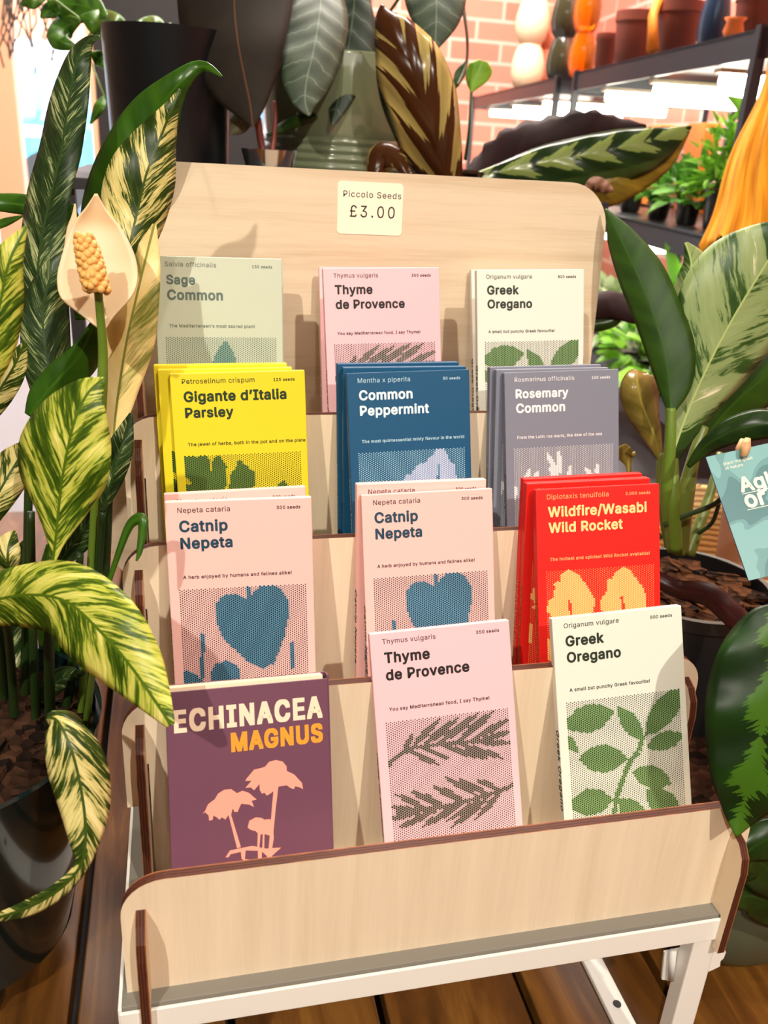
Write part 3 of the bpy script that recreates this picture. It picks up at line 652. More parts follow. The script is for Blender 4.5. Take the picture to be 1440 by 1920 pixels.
def leaf(root, rows, m, cup=.35, tilt=0, wave=0, wf=3, ph=0, name='leaf', N=34, M=10, thick=.0007, rag=0, roll=0):
    # rows base -> tip: pixel x, pixel y, depth, half width left, half width right (pixels); cup bends the edges away from the viewer
    rows = [list(map(float, r)) for r in rows]; n = len(rows)-1
    C_ = [cr(rows, n*i/N) for i in range(N+1)]; V = []; uvs = []; L = 0; Q = []
    for i, (px, py, d, wl, wr) in enumerate(C_):
        A, B = C_[max(i-1, 0)], C_[min(i+1, N)]; tx, ty = B[0]-A[0], B[1]-A[1]; l = math.hypot(tx, ty) or 1; ux, uy = ty/l, -tx/l
        wl, wr = max(wl, .6), max(wr, .6)
        if i: L += (at(px, py, d)-Q[-1]).length
        Q.append(at(px, py, d))
        for k in range(M+1):
            t = 2*k/M-1; w_ = wl if t < 0 else wr; off = -t*w_
            if rag: off *= 1+rag*math.sin(i*1.9+k*.3+ph)*abs(t)**4
            wm = w_*d/FPX
            dd = d+cup*wm*t*t+tilt*wm*t+wave*wm*math.sin(wf*6.283*i/N+ph+(1.5 if t > 0 else 0))*abs(t)**1.5+roll*wm*abs(t)**4
            V.append(at(px+ux*off, py+uy*off, dd)); uvs.append((L*10, t*wm*10))
    Fc = [[i*(M+1)+k, i*(M+1)+k+1, (i+1)*(M+1)+k+1, (i+1)*(M+1)+k] for i in range(N) for k in range(M)]
    me = mesh(V, Fc, None, [uvs[j] for q in Fc for j in q], off=parent_off(root))
    o = link(name, me, m, root, True)
    sd = o.modifiers.new('thick', 'SOLIDIFY'); sd.thickness = thick; sd.offset = 0
    return o
def stalk(root, rows, m, name='stalk'):  # rows: px, py, depth, radius in pixels
    rows = [list(map(float, r)) for r in rows]; n = len(rows)-1; K = 8*n
    C_ = [cr(rows, n*i/K) for i in range(K+1)]
    return MB().tube([at(a, b_, d) for a, b_, d, r in C_], [max(r, .4)*d/FPX for a, b_, d, r in C_], 10).build(name, m, root, True)
def pot_profile(r0, r1, h, t=.003, lip=0, depth=.02):     # outside up, over the rim, inside down
    p = [(0, 0), (r0*.92, 0), (r0, .004)]+[(r0+(r1-r0)*k/6, .004+(h-.004)*k/6) for k in range(1, 7)]
    if lip: p = p[:-1]+[(r1-.001, h-lip), (r1+.003, h-lip+.001), (r1+.003, h)]
    return p+[(r1-t, h), (r1-t-.001, h-depth), (0, h-depth)]
def m_soil(name, c1, c2):
    m = mat(name, c1, .95, spec=.1); g = NG(m); tc = g.n('ShaderNodeTexCoord').outputs['Object']
    vo = g.n('ShaderNodeTexVoronoi', {'Scale': 110.0}); g.put(vo.inputs['Vector'], tc)
    g.color(g.ramp(vo.outputs['Color'], [(.2, c1), (.8, c2)])); g.bump(vo.outputs['Distance'], .9, .006); return m
SOIL = m_soil('bark_compost', lin((22, 13, 8)), lin((66, 42, 28)))
def pot(root, c, prof, m, soil_r, soil_z, name='pot', smat=None):
    MB().lathe(c, prof, 48).build(name, m, root, True, auto=40)
    sm_ = MB(); rnd = random.Random(3)
    prof2 = [(0, .004), (soil_r*.5, .006), (soil_r*.9, .002), (soil_r, 0)]
    sm_.lathe((c[0], c[1], c[2]+soil_z), prof2, 32)
    for _ in range(46):
        a, r = rnd.random()*6.28, soil_r*.88*math.sqrt(rnd.random())
        M_ = Matrix.Translation((c[0]+r*math.cos(a), c[1]+r*math.sin(a), c[2]+soil_z+.006)) @ Matrix.Rotation(rnd.random()*6, 4, 'Z') @ Matrix.Rotation(rnd.random()*.8-.4, 4, 'X')
        s_ = .006+.008*rnd.random(); sm_.box((-s_, -s_*.5, -.002), (s_, s_*.5, .002), M_, .0006)
    sm_.build('soil', smat or SOIL, root)

DG, MG = lin((34, 62, 16)), lin((70, 104, 24))
LEMON = m_varieg('lily_variegation_bright', [(.40, lin((46, 72, 10))), (.475, lin((84, 112, 20))), (.505, lin((186, 194, 70))), (.60, lin((228, 222, 120))), (.64, lin((244, 236, 160)))], trans=.28)
CREAM = m_varieg('lily_variegation_cream', [(.43, lin((34, 54, 10))), (.50, lin((62, 82, 22))), (.52, lin((200, 190, 112))), (.64, lin((240, 224, 160)))], trans=.22, fine=44)
DUSK = m_varieg('lily_variegation_dark', [(.44, lin((22, 42, 16))), (.54, lin((48, 70, 32))), (.575, lin((130, 142, 92))), (.68, lin((206, 206, 156)))], trans=.12, mix=.6, fine=46)
HALF = m_varieg('lily_variegation_pale', [(.30, lin((62, 84, 30))), (.40, lin((150, 150, 70))), (.50, lin((244, 222, 150))), (.7, lin((252, 236, 178)))], trans=.25, mix=.35, coarse=3)
GREEN = m_plain('lily_plain_green', lin((30, 62, 12)), lin((58, 98, 22)), .28, .18)
STALKG = mat('green_stalk', lin((96, 124, 36)), .45)
STALKD = mat('dark_green_stalk', lin((34, 58, 20)), .4)

# ------------------------------------------------------------------ variegated peace lily on the left
PC = (-.312, .195, FLOOR_Z)
lily = empty('potted_peace_lily', PC, 'variegated peace lily with one white flower in a glossy dark pot, left of the stand', 'potted plant')
DKPOT = mat('dark_teal_glaze', lin((10, 26, 26)), .12, coat=.6)
zb = FLOOR_Z+.032
pot(lily, (PC[0], PC[1], zb), pot_profile(.074, .108, .185, .004, 0, .022), DKPOT, .1025, .166)
for k in range(3):
    a = math.radians(-75+120*k)
    MB().lathe((PC[0]+.048*math.cos(a), PC[1]+.048*math.sin(a), FLOOR_Z), [(.0, 0), (.014, 0), (.017, .006), (.018, .036)], 20).build('pot_foot', DKPOT, lily, True)
# stalks from the soil
for rows in ([(30, 1400, .64, 9), (22, 1260, .58, 8), (10, 1130, .47, 8)], [(70, 1390, .63, 9), (62, 1200, .58, 8), (58, 960, .55, 7)], [(95, 1380, .62, 10), (92, 1200, .54, 10), (98, 1040, .45, 9)],
             [(120, 1370, .64, 9), (140, 1200, .60, 8), (150, 1040, .55, 7)], [(45, 1385, .66, 10), (50, 1150, .62, 9), (55, 800, .58, 7)], [(150, 1375, .65, 8), (175, 1180, .6, 8), (192, 960, .53, 7)],
             [(140, 1360, .67, 9), (190, 1150, .63, 9), (205, 900, .54, 8)], [(10, 1390, .66, 10), (8, 1290, .63, 10), (-5, 1150, .55, 9)]):
    stalk(lily, rows, STALKD)
# back to front
leaf(lily, [(168, 520, .62, 18, 30), (185, 440, .61, 36, 58), (205, 385, .60, 52, 66), (240, 310, .59, 60, 84), (285, 222, .58, 50, 56), (335, 158, .57, 27, 22), (378, 125, .57, 12, 10), (416, 143, .56, 2, 2)], GREEN, .35, .3)
leaf(lily, [(78, 640, .58, 25, 30), (70, 560, .57, 36, 55), (75, 470, .565, 38, 52), (95, 370, .56, 45, 36), (115, 285, .555, 42, 38), (130, 190, .55, 36, 36), (146, 112, .55, 22, 26), (165, 78, .545, 10, 12), (187, 68, .54, 2, 2)], DUSK, .3, -.35, .18, 4)
leaf(lily, [(152, 600, .58, 10, 8), (145, 520, .58, 20, 22), (140, 450, .58, 24, 24), (135, 382, .57, 3, 3)], GREEN, .3)
leaf(lily, [(-30, 378, .62, 14, 14), (40, 384, .62, 20, 18), (100, 398, .61, 18, 14), (142, 412, .60, 2, 2)], GREEN, .4)
leaf(lily, [(-30, 430, .63, 6, 6), (10, 418, .63, 9, 7), (46, 404, .62, 1, 1)], GREEN, .4)
leaf(lily, [(150, 905, .56, 8, 8), (120, 800, .555, 30, 28), (92, 690, .55, 46, 44), (80, 590, .545, 40, 50), (95, 520, .54, 26, 34), (122, 470, .54, 3, 3)], DUSK, .3, .2, .1)
leaf(lily, [(205, 900, .54, 4, 6), (212, 830, .535, 18, 14), (222, 740, .53, 32, 34), (238, 640, .525, 44, 52), (258, 550, .52, 44, 42), (275, 480, .52, 26, 26), (290, 420, .515, 3, 3)], HALF, .3, -.25)
leaf(lily, [(222, 640, .53, 6, 10), (232, 520, .525, 26, 28), (244, 455, .52, 40, 46), (258, 395, .52, 70, 56), (275, 325, .515, 72, 56), (302, 255, .515, 45, 30), (322, 205, .51, 18, 13), (337, 167, .51, 1.5, 1.5)], CREAM, .35, .3, .08, 3)
leaf(lily, [(192, 960, .53, 4, 4), (210, 900, .525, 22, 20), (228, 840, .52, 26, 22), (246, 775, .52, 3, 3)], DUSK, .3)
leaf(lily, [(95, 1075, .57, 4, 4), (140, 1015, .565, 24, 28), (175, 965, .56, 26, 24), (200, 900, .555, 4, 4)], DUSK, .3)
leaf(lily, [(-40, 1010, .5, 10, 10), (-5, 930, .49, 34, 34), (30, 870, .49, 36, 34), (62, 822, .485, 3, 3)], CREAM, .3)
leaf(lily, [(-50, 800, .52, 20, 20), (-10, 745, .52, 34, 30), (25, 690, .515, 26, 26), (48, 640, .51, 3, 3)], CREAM, .3)
leaf(lily, [(-60, 760, .44, 20, 20), (-20, 660, .43, 50, 44), (0, 570, .425, 50, 44), (18, 490, .42, 36, 26), (50, 424, .42, 2, 2)], LEMON, .3, .25)
leaf(lily, [(62, 1330, .62, 3, 3), (92, 1292, .61, 20, 18), (125, 1268, .60, 20, 16), (160, 1262, .595, 2, 2)], DUSK, .3)
leaf(lily, [(20, 1080, .48, 8, 8), (15, 1050, .47, 26, 22), (18, 1020, .47, 24, 20), (28, 995, .47, 3, 3)], CREAM, .3)
leaf(lily, [(30, 1330, .68, 6, 6), (20, 1200, .67, 40, 34), (30, 1090, .66, 44, 36), (50, 1010, .65, 3, 3)], DUSK, .3)
leaf(lily, [(120, 1330, .69, 6, 6), (110, 1210, .68, 36, 34), (100, 1100, .67, 34, 30), (90, 1020, .66, 3, 3)], GREEN, .3)
leaf(lily, [(-40, 1250, .6, 6, 6), (-10, 1180, .6, 30, 30), (20, 1120, .59, 20, 20), (40, 1080, .59, 2, 2)], GREEN, .3)
# thin curled leaf by the stand
leaf(lily, [(200, 1105, .47, 4, 4), (218, 1050, .465, 5, 5), (240, 990, .46, 7, 8), (258, 974, .458, 11, 9), (268, 980, .457, 10, 8), (262, 1030, .456, 6, 5), (256, 1052, .456, 1, 1)], GREEN, .4)
stalk(lily, [(160, 1370, .62, 7), (178, 1230, .55, 6), (200, 1100, .47, 5)], STALKG)
# the flower
SPA = mat('spathe_cream', lin((238, 214, 176)), .5)
NGs = NG(SPA); trn = NGs.n('ShaderNodeBsdfTranslucent'); trn.inputs[0].default_value = (*lin((250, 226, 180)), 1); mxs = NGs.n('ShaderNodeMixShader'); mxs.inputs[0].default_value = .25
NGs.t.links.new(NGs.b.outputs[0], mxs.inputs[1]); NGs.t.links.new(trn.outputs[0], mxs.inputs[2]); NGs.t.links.new(mxs.outputs[0], NGs.out.inputs[0])
fl = stalk(lily, [(150, 1365, .63, 7), (175, 1000, .55, 8), (190, 760, .49, 10), (193, 660, .475, 9), (188, 590, .465, 8), (184, 545, .455, 8)], STALKG, 'flower')
def sub(o, par): o.parent = par; return o
sub(leaf(lily, [(194, 618, .47, 4, 4), (189, 595, .475, 26, 26), (185, 555, .48, 68, 66), (181, 515, .485, 74, 77), (178, 470, .485, 60, 70), (178, 425, .485, 42, 48), (180, 392, .48, 20, 18), (180, 364, .475, 2, 2)], SPA, -.25, .15, .05, 2, name='spathe', M=14, thick=.001), fl)
sub(leaf(lily, [(126, 470, .484, 6, 8), (134, 430, .482, 8, 10), (139, 405, .48, 4, 5), (141, 382, .478, 1, 1)], SPA, .2, name='spathe_tip'), fl)
sm_ = MB(); rnd = random.Random(5)
sm_.tube([at(182, 548, .454), at(176, 520, .452), at(164, 470, .451), at(158, 446, .450)], [.0050, .0058, .0056, .0036], 14)
for j in range(12):
    for k in range(7):
        tt = j/11; a = 6.283*(k+.5*(j % 2))/7
        c0 = at(182-24*tt, 544-97*tt, .454-.004*tt); rr = .0056*(1-.35*tt**4)
        sm_.ball(c0+RT*rr*math.cos(a)+F*rr*math.sin(a)+UP*rnd.uniform(-.0008, .0008), .0021, 8, 6)
sub(sm_.build('spadix', mat('spadix_ochre', lin((226, 170, 92)), .6), lily, True), fl)
# front leaves
leaf(lily, [(55, 780, .51, 10, 6), (80, 745, .507, 28, 20), (115, 705, .505, 30, 34), (150, 665, .503, 22, 40), (175, 610, .50, 8, 22), (195, 560, .50, 1, 1)], GREEN, .3, .3)
leaf(lily, [(98, 1060, .45, 5, 5), (104, 1020, .447, 14, 16), (110, 960, .443, 42, 52), (117, 900, .438, 80, 82), (128, 840, .433, 92, 82), (142, 785, .43, 72, 66), (165, 738, .43, 36, 38), (196, 710, .43, 3, 3)], LEMON, .3, -.2, .1, 3)
leaf(lily, [(-70, 1150, .47, 30, 30), (-20, 1128, .455, 46, 46), (55, 1115, .44, 58, 62), (125, 1128, .43, 76, 68), (190, 1185, .42, 82, 74), (245, 1248, .415, 64, 58), (285, 1305, .41, 38, 34), (312, 1345, .405, 16, 16), (320, 1360, .404, 8, 8)], LEMON, .4, .15, .1, 3, 1)
stalk(lily, [(150, 1355, .6, 7), (130, 1340, .5, 7), (100, 1338, .45, 6)], STALKG)
leaf(lily, [(88, 1345, .43, 6, 6), (108, 1352, .425, 20, 26), (130, 1395, .42, 48, 48), (146, 1450, .42, 58, 54), (158, 1520, .42, 48, 44), (160, 1580, .42, 26, 30), (150, 1625, .42, 14, 12), (110, 1668, .42, 16, 14), (50, 1702, .42, 16, 14), (-20, 1725, .42, 6, 6)], CREAM, .35, -.3, .06)

# ------------------------------------------------------------------ variegated foliage plant on the right with nursery pot and label
NP = (.292, .262, FLOOR_Z)
phil = empty('potted_aglaonema', NP, 'broad leaved plant with pale variegated leaf in a black nursery pot, beside the stand', 'potted plant')
NPOT = mat('black_nursery_plastic', (.010, .010, .011), .3)
pot(phil, NP, pot_profile(.052, .070, .253, .002, .012, .014), NPOT, .066, .24, smat=m_soil('fibrous_compost', lin((26, 15, 8)), lin((82, 50, 28))))
BIGG = m_plain('broad_leaf_green', lin((30, 58, 8)), lin((46, 80, 12)), .5, .1, period=22, ridge=.4)
PALE = m_varieg('sage_green_variegation', [(.36, lin((36, 66, 22))), (.43, lin((52, 84, 32))), (.46, lin((134, 154, 98))), (.60, lin((152, 168, 112))), (.66, lin((240, 236, 200)))], coarse=2.6, fine=20, mix=.4, trans=.12, mid=lin((176, 192, 120)), sk=1.1)
OLIVE = m_plain('olive_brown_leaf', lin((92, 80, 30)), lin((150, 132, 62)), .25, .12, period=22)
DARKG = m_plain('deep_green_leaf', lin((18, 36, 10)), lin((36, 62, 18)), .3, .08)
for rows in ([(1275, 1035, .72, 16), (1282, 950, .70, 17), (1300, 860, .69, 12), (1320, 800, .69, 9)], [(1262, 1030, .71, 12), (1250, 930, .68, 12), (1256, 840, .665, 11), (1258, 765, .66, 9)],
             [(1290, 1040, .73, 13), (1330, 930, .73, 9), (1350, 850, .74, 7)], [(1255, 1025, .72, 9), (1238, 930, .71, 8), (1238, 850, .70, 6)], [(1268, 1030, .70, 12), (1262, 940, .68, 13), (1262, 860, .68, 10)]):
    stalk(phil, rows, mat('olive_stalk', lin((96, 108, 40)), .4) if rows[0][3] != 12 else STALKG)
stalk(phil, [(1245, 985, .69, 5), (1290, 965, .68, 5), (1340, 945, .67, 5), (1372, 918, .665, 5), (1420, 900, .66, 4)], STALKD)
stalk(phil, [(1310, 1000, .7, 4), (1335, 980, .69, 4), (1348, 945, .68, 4)], STALKD)
leaf(phil, [(1180, 890, .73, 4, 4), (1178, 870, .73, 6, 6), (1170, 850, .725, 14, 22), (1180, 838, .72, 8, 8)], OLIVE, .5)
stalk(phil, [(1240, 1010, .72, 4), (1200, 940, .725, 4), (1182, 885, .73, 4)], STALKD)
leaf(phil, [(1238, 862, .70, 5, 5), (1226, 815, .695, 22, 14), (1206, 765, .69, 34, 30), (1196, 728, .685, 34, 42), (1194, 704, .69, 22, 40), (1196, 694, .70, 6, 18)], OLIVE, .9, .3)
leaf(phil, [(1278, 600, .735, 20, 20), (1288, 540, .73, 24, 30), (1296, 495, .725, 16, 34), (1285, 455, .72, 2, 4)], PALE, .5)
leaf(phil, [(1300, 862, .72, 6, 6), (1345, 790, .715, 34, 34), (1400, 735, .71, 48, 46), (1460, 690, .71, 44, 40), (1530, 660, .71, 2, 2)], BIGG, .3, .4)
leaf(phil, [(1252, 880, .68, 8, 8), (1272, 820, .68, 26, 26), (1292, 765, .68, 42, 44), (1325, 690, .675, 68, 72), (1372, 600, .67, 112, 92), (1420, 520, .665, 108, 96), (1462, 455, .66, 60, 70), (1490, 415, .66, 3, 3)], PALE, .25, .3, .05)
leaf(phil, [(1258, 772, .66, 7, 8), (1256, 725, .66, 22, 42), (1246, 660, .66, 34, 58), (1226, 590, .665, 38, 54), (1196, 515, .67, 38, 50), (1164, 448, .68, 26, 30), (1146, 412, .685, 10, 12), (1136, 392, .69, 1.5, 1.5)], BIGG, .3, -.4)
leaf(phil, [(1290, 875, .64, 4, 4), (1325, 835, .63, 14, 16), (1375, 808, .62, 26, 24), (1440, 795, .61, 28, 26), (1520, 800, .6, 2, 2)], DARKG, .4)
leaf(phil, [(1215, 1075, .70, 14, 14), (1270, 1105, .69, 18, 16), (1330, 1118, .67, 24, 20), (1385, 1165, .65, 22, 20), (1425, 1200, .64, 3, 3)], m_plain('burgundy_underside', lin((34, 8, 8)), lin((52, 14, 12)), .35, .05), .5)
# plant label held by a wooden peg
cA = at(1323.5, 857, .60); cuv = (at(1440, 831, .60)-cA).normalized(); cdn = (at(1436, 1069, .575)-cA).normalized(); cn = cuv.cross(-cdn).normalized(); cdn = -(cn.cross(cuv)).normalized()
ML = Matrix(((cuv.x, -cdn.x, cn.x, cA.x), (cuv.y, -cdn.y, cn.y, cA.y), (cuv.z, -cdn.z, cn.z, cA.z), (0, 0, 0, 1)))
TEAL = mat('teal_card', lin((104, 158, 158)), .45); g = NG(TEAL); tcg = g.n('ShaderNodeTexCoord').outputs['Object']
n_ = g.noise(tcg, 22, 1, .4, 1.2); g.color(g.ramp(n_, [(.0, lin((108, 160, 160))), (.47, lin((86, 138, 140))), (.53, lin((60, 112, 116)))], 'CONSTANT'))
lc = prism('plant_label', rrect(0, -.0900, .070, 0, .0006, 2), lambda a, b, t: (a, b, -t*.0012), [TEAL, mat('blue_card_edge', lin((58, 82, 168)), .5)])
lc.matrix_world = ML; tag(lc, 'teal plant label card clipped among the leaves at the right edge', 'plant label')
INKC = mat('cream_label_ink', lin((232, 226, 206)), .5)
tl = TX(.0003).put('plant the good', .0098, -.0088, .0205, .008).put('of nature', .0098, -.0122, .0128, .008)
link('small_lettering', tl.mesh(), INKC, lc)
tl = TX(.0003).put('Agla', .0150, -.0300, .0300, .03).put('or', .0150, -.0415, .0150, .03); k0 = len(tl.v)
for x0, x1, yy in ((.0150, .0450, -.0318), (.0150, .0300, -.0434)):
    k0 = len(tl.v); tl.v += [(x0, yy, .0003), (x1, yy, .0003), (x1, yy+.0005, .0003), (x0, yy+.0005, .0003)]; tl.f.append([k0, k0+1, k0+2, k0+3])
link('title', tl.mesh(), INKC, lc)
pg_ = MB()
pA = at(1394, 856, .594); pB = at(1402, 822, .596)
pg_.tube([pA, pA*.5+pB*.5, pB], [.0022, .0036, .0020], 10).tube([pA+F*.008, pA*.5+pB*.5+F*.008, pB+F*.008], [.0022, .0036, .0020], 10).box((-.002, -.002, -.001), (.002, .002, .006), Matrix.Translation(pA*.6+pB*.4+F*.001))
tag(pg_.build('wooden_peg', mat('peg_wood', lin((206, 160, 112)), .6), None, True), 'small wooden peg holding the teal label card', 'peg')
# prayer plant in the low green pot
GP = (.292, .150, FLOOR_Z)
pray = empty('potted_prayer_plant', GP, 'striped prayer plant with a big feathered leaf in a round grey green pot, front right', 'potted plant')
GPOT = mat('grey_green_glaze', lin((84, 90, 68)), .35, spec=.5)
gprof = [(0, 0), (.066, 0), (.076, .004), (.092, .026), (.103, .060), (.1055, .085), (.104, .110), (.098, .138), (.0945, .142), (.095, .135), (.096, .125), (0, .125)]
MB().lathe(GP, gprof, 56).build('pot', GPOT, pray, True, auto=60); MB().lathe((GP[0], GP[1], FLOOR_Z+.1255), [(0, .006), (.06, .006), (.094, 0)], 32).build('soil', SOIL, pray, True)
FEA = m_feather('prayer_leaf_pattern', lin((15, 38, 6)), lin((62, 102, 22)), lin((58, 96, 24)), .40, teeth=15, w0=.16, reach=.26, rough=.42, fibre=.5)
for rows in ([(1480, 1700, .62, 6), (1500, 1400, .5, 6), (1475, 1140, .486, 6)], [(1440, 1720, .62, 6), (1420, 1640, .58, 5), (1400, 1600, .56, 5)]): stalk(pray, rows, STALKD)
for rows in ([(1500, 1700, .58, 8, 8), (1450, 1640, .57, 50, 40), (1410, 1610, .56, 40, 40), (1375, 1640, .555, 3, 3)], [(1520, 1760, .6, 8, 8), (1460, 1700, .59, 44, 40), (1400, 1680, .58, 36, 30), (1365, 1700, .575, 2, 2)], [(1500, 1560, .55, 8, 8), (1450, 1570, .55, 40, 40), (1410, 1590, .55, 30, 30), (1385, 1620, .55, 2, 2)]):
    leaf(pray, rows, DARKG, .4)
leaf(pray, [(1475, 1135, .486, 8, 8), (1466, 1160, .484, 66, 60), (1456, 1210, .481, 112, 95), (1444, 1275, .479, 138, 112), (1432, 1345, .478, 134, 112), (1418, 1415, .479, 112, 96), (1402, 1480, .483, 76, 70), (1388, 1530, .487, 34, 32), (1381, 1568, .487, 2, 2)], FEA, .30, -.08, .06, 5)

# ------------------------------------------------------------------ plants on a black bench behind the stand
BZ = .372
bench = empty('plant_bench', (-.05, .84, FLOOR_Z), 'black metal bench carrying pots directly behind the plywood stand', 'bench')
MB().box((-.262, .66, BZ-.012), (.36, 1.06, BZ), bev=.001).build('bench_top', BLACKM, bench)
for x_ in (-.258, .335):
    for y_ in (.67, .995): MB().box((x_, y_, FLOOR_Z), (x_+.015, y_+.015, BZ-.012)).build('leg', BLACKM, bench)
def bench_spot(px, y):                  # point on the bench top seen in a pixel column, at a given distance back
    a, b_ = -1.0, 1.0
    for _ in range(40):
        m_ = (a+b_)/2
        if pix((m_, y, BZ))[0] < px: a = m_
        else: b_ = m_
    return Vector(((a+b_)/2, y, BZ))
# black cylinder pot with a trailing plant
c = bench_spot(322, .80); bp = empty('potted_trailing_plant', c, 'green leaved plant in a glossy black cylinder pot, top left behind the stand', 'potted plant')
ph_ = (at(320, 68, (c-CAM).dot(F)).z-BZ)
pot(bp, c, pot_profile(.0665, .071, ph_, .004, 0, .012), BLACK, .066, ph_-.010)
TRG = m_plain('fresh_green_leaf', lin((36, 74, 16)), lin((76, 122, 32)), .35, .25)
dB = (c-CAM).dot(F)
for rows in ([(310, 60, 0, 6, 6), (290, 48, 0, 18, 18), (262, 52, 0, 14, 14), (236, 66, 0, 2, 2)], [(300, 66, 0, 6, 6), (318, 55, 0, 12, 12), (330, 62, 0, 2, 2)], [(250, 70, 0, 5, 5), (215, 52, 0, 26, 26), (180, 40, 0, 24, 24), (150, 30, 0, 2, 2)], [(200, 30, 0, 5, 5), (160, 12, 0, 34, 34), (120, 6, 0, 30, 28), (88, 0, 0, 2, 2)],
             [(150, 40, 0, 5, 5), (122, 52, 0, 22, 24), (112, 75, 0, 18, 20), (150, 92, 0, 2, 2)], [(120, 20, 0, 5, 5), (95, 20, 0, 16, 18), (76, 34, 0, 2, 2)], [(90, -10, 0, 5, 5), (60, 0, 0, 18, 16), (38, 8, 0, 2, 2)], [(170, 100, 0, 4, 4), (190, 112, 0, 18, 16), (198, 132, 0, 2, 2)], [(230, 75, 0, 4, 4), (205, 62, 0, 14, 12), (186, 72, 0, 2, 2)], [(195, 180, .1, 3, 3), (188, 200, .1, 10, 12), (170, 232, .1, 2, 2)]):
    leaf(bp, [(a, b_, dB-.03+.02*math.sin(a)-q_, l_, r_) for a, b_, q_, l_, r_ in rows], TRG, .4, .2, .15)
for rows in ([(300, 80, dB, 3), (240, 66, dB-.02, 3), (190, 48, dB-.03, 3), (130, 30, dB-.03, 2)], [(280, 80, dB, 3), (292, 60, dB-.02, 2), (300, 56, dB-.02, 2)], [(210, 60, dB-.02, 2), (170, 62, dB-.04, 2), (168, 105, dB-.05, 2), (196, 180, dB-.1, 2)], [(150, 35, dB-.03, 2), (110, 5, dB-.03, 2), (80, -15, dB-.03, 2)]):
    stalk(bp, rows, STALKG)
# ribbed green pot with the velvet leaved plant
c = bench_spot(640, .86); vp = empty('potted_velvet_leaf_plant', c, 'velvety grey green leaved plant in a ribbed green pot behind the price sticker', 'potted plant')
RIB = mat('ribbed_green_glaze', lin((104, 112, 86)), .16, coat=.5)
rib = [(0, 0), (.098, 0), (.102, .003)]
for k in range(5):
    z_ = .006+k*.0095; rib += [(.103, z_), (.1062, z_+.003), (.1062, z_+.0055), (.103, z_+.0085)]
rib += [(.105, .058), (.109, .142), (.1065, .145), (.105, .136), (0, .134)]
MB().lathe(c, rib, 56).build('pot', RIB, vp, True, auto=50); MB().lathe((c.x, c.y, c.z+.1345), [(0, .006), (.06, .005), (.103, 0)], 30).build('soil', SOIL, vp, True)
VEL = m_plain('velvet_silver_veins', lin((40, 52, 40)), lin((62, 76, 58)), .5, .05, sk=.8, vein=lin((88, 104, 82)), period=26, vw=.94, mid=lin((112, 126, 100)))
VELD = m_plain('velvet_dark_veins', lin((20, 32, 22)), lin((36, 50, 34)), .5, .05, sk=.8, vein=lin((70, 84, 66)), period=26, vw=.94)
dV = (c-CAM).dot(F)-.075
for rows in ([(600, 130, dV, 3), (640, 20, dV-.02, 3), (606, -60, dV-.05, 3)], [(640, 130, dV, 3), (690, 10, dV-.02, 3), (668, -40, dV-.04, 3)], [(660, 130, dV, 3), (760, -20, dV-.04, 3), (816, -80, dV-.08, 3)], [(650, 130, dV, 3), (700, 60, dV, 2), (690, 20, dV, 2)]):
    stalk(vp, rows, STALKD)
leaf(vp, [(690, 15, dV, 4, 4), (688, 60, dV-.01, 26, 22), (686, 110, dV-.01, 22, 18), (684, 168, dV-.02, 2, 2)], VELD, .4)
leaf(vp, [(668, -45, dV-.04, 10, 10), (662, 30, dV-.05, 40, 40), (648, 120, dV-.06, 46, 44), (634, 190, dV-.06, 24, 20), (622, 236, dV-.06, 2, 2)], VELD, .35, .3)
leaf(vp, [(606, -65, dV-.05, 14, 14), (600, 20, dV-.08, 52, 58), (588, 95, dV-.1, 56, 60), (575, 150, dV-.11, 46, 48), (572, 190, dV-.115, 30, 24), (580, 217, dV-.115, 2, 2)], VEL, .3, -.2, .05)
leaf(vp, [(816, -85, dV-.08, 14, 14), (818, -20, dV-.1, 54, 58), (818, 40, dV-.11, 44, 46), (815, 97, dV-.115, 2, 2)], VEL, .3)
stalk(vp, [(868, 10, dV-.04, 4), (876, 70, dV-.05, 3), (874, 120, dV-.05, 3), (858, 160, dV-.06, 3)], mat('brown_stalk', lin((70, 62, 34)), .5))
leaf(vp, [(874, 115, dV-.05, 2, 2), (862, 140, dV-.055, 10, 10), (852, 168, dV-.06, 2, 2)], DARKG, .4)
# rubber plant: dark leaf hanging by its red stalk
c = bench_spot(505, .72); rb_ = empty('potted_rubber_plant', c, 'rubber plant with one huge dark brown leaf and red stalks, top centre left', 'potted plant')
dR = (c-CAM).dot(F); REDS = mat('red_brown_stalk', lin((112, 44, 30)), .45)
MB().lathe(c, pot_profile(.024, .032, .036, .002, 0, .006), 32).build('pot', mat('chrome_pot', (.55, .56, .58), .12, metal=1), rb_, True, auto=40)
MB().lathe((c.x, c.y, c.z+.0302), [(0, .002), (.029, 0)], 24).build('soil', SOIL, rb_, True)
for rows in ([(504, 312, dR, 7), (492, 280, dR, 7), (484, 230, dR-.01, 7), (478, 190, dR-.02, 8), (470, 60, dR-.01, 7), (462, -60, dR, 6)], [(508, 312, dR, 5), (513, 262, dR, 5), (516, 220, dR, 4), (514, 190, dR, 3)]): stalk(rb_, rows, REDS)
RUB = m_plain('rubber_leaf_underside', lin((20, 14, 5)), lin((28, 20, 8)), .75, .03, period=60, ridge=.0, mid=lin((84, 50, 26)))
leaf(rb_, [(440, -150, dR-.02, 60, 60), (440, -60, dR-.03, 104, 104), (440, 20, dR-.04, 108, 106), (448, 90, dR-.05, 88, 98), (460, 150, dR-.05, 62, 76), (470, 200, dR-.05, 30, 42), (474, 238, dR-.05, 2, 2)], RUB, .3, .1)
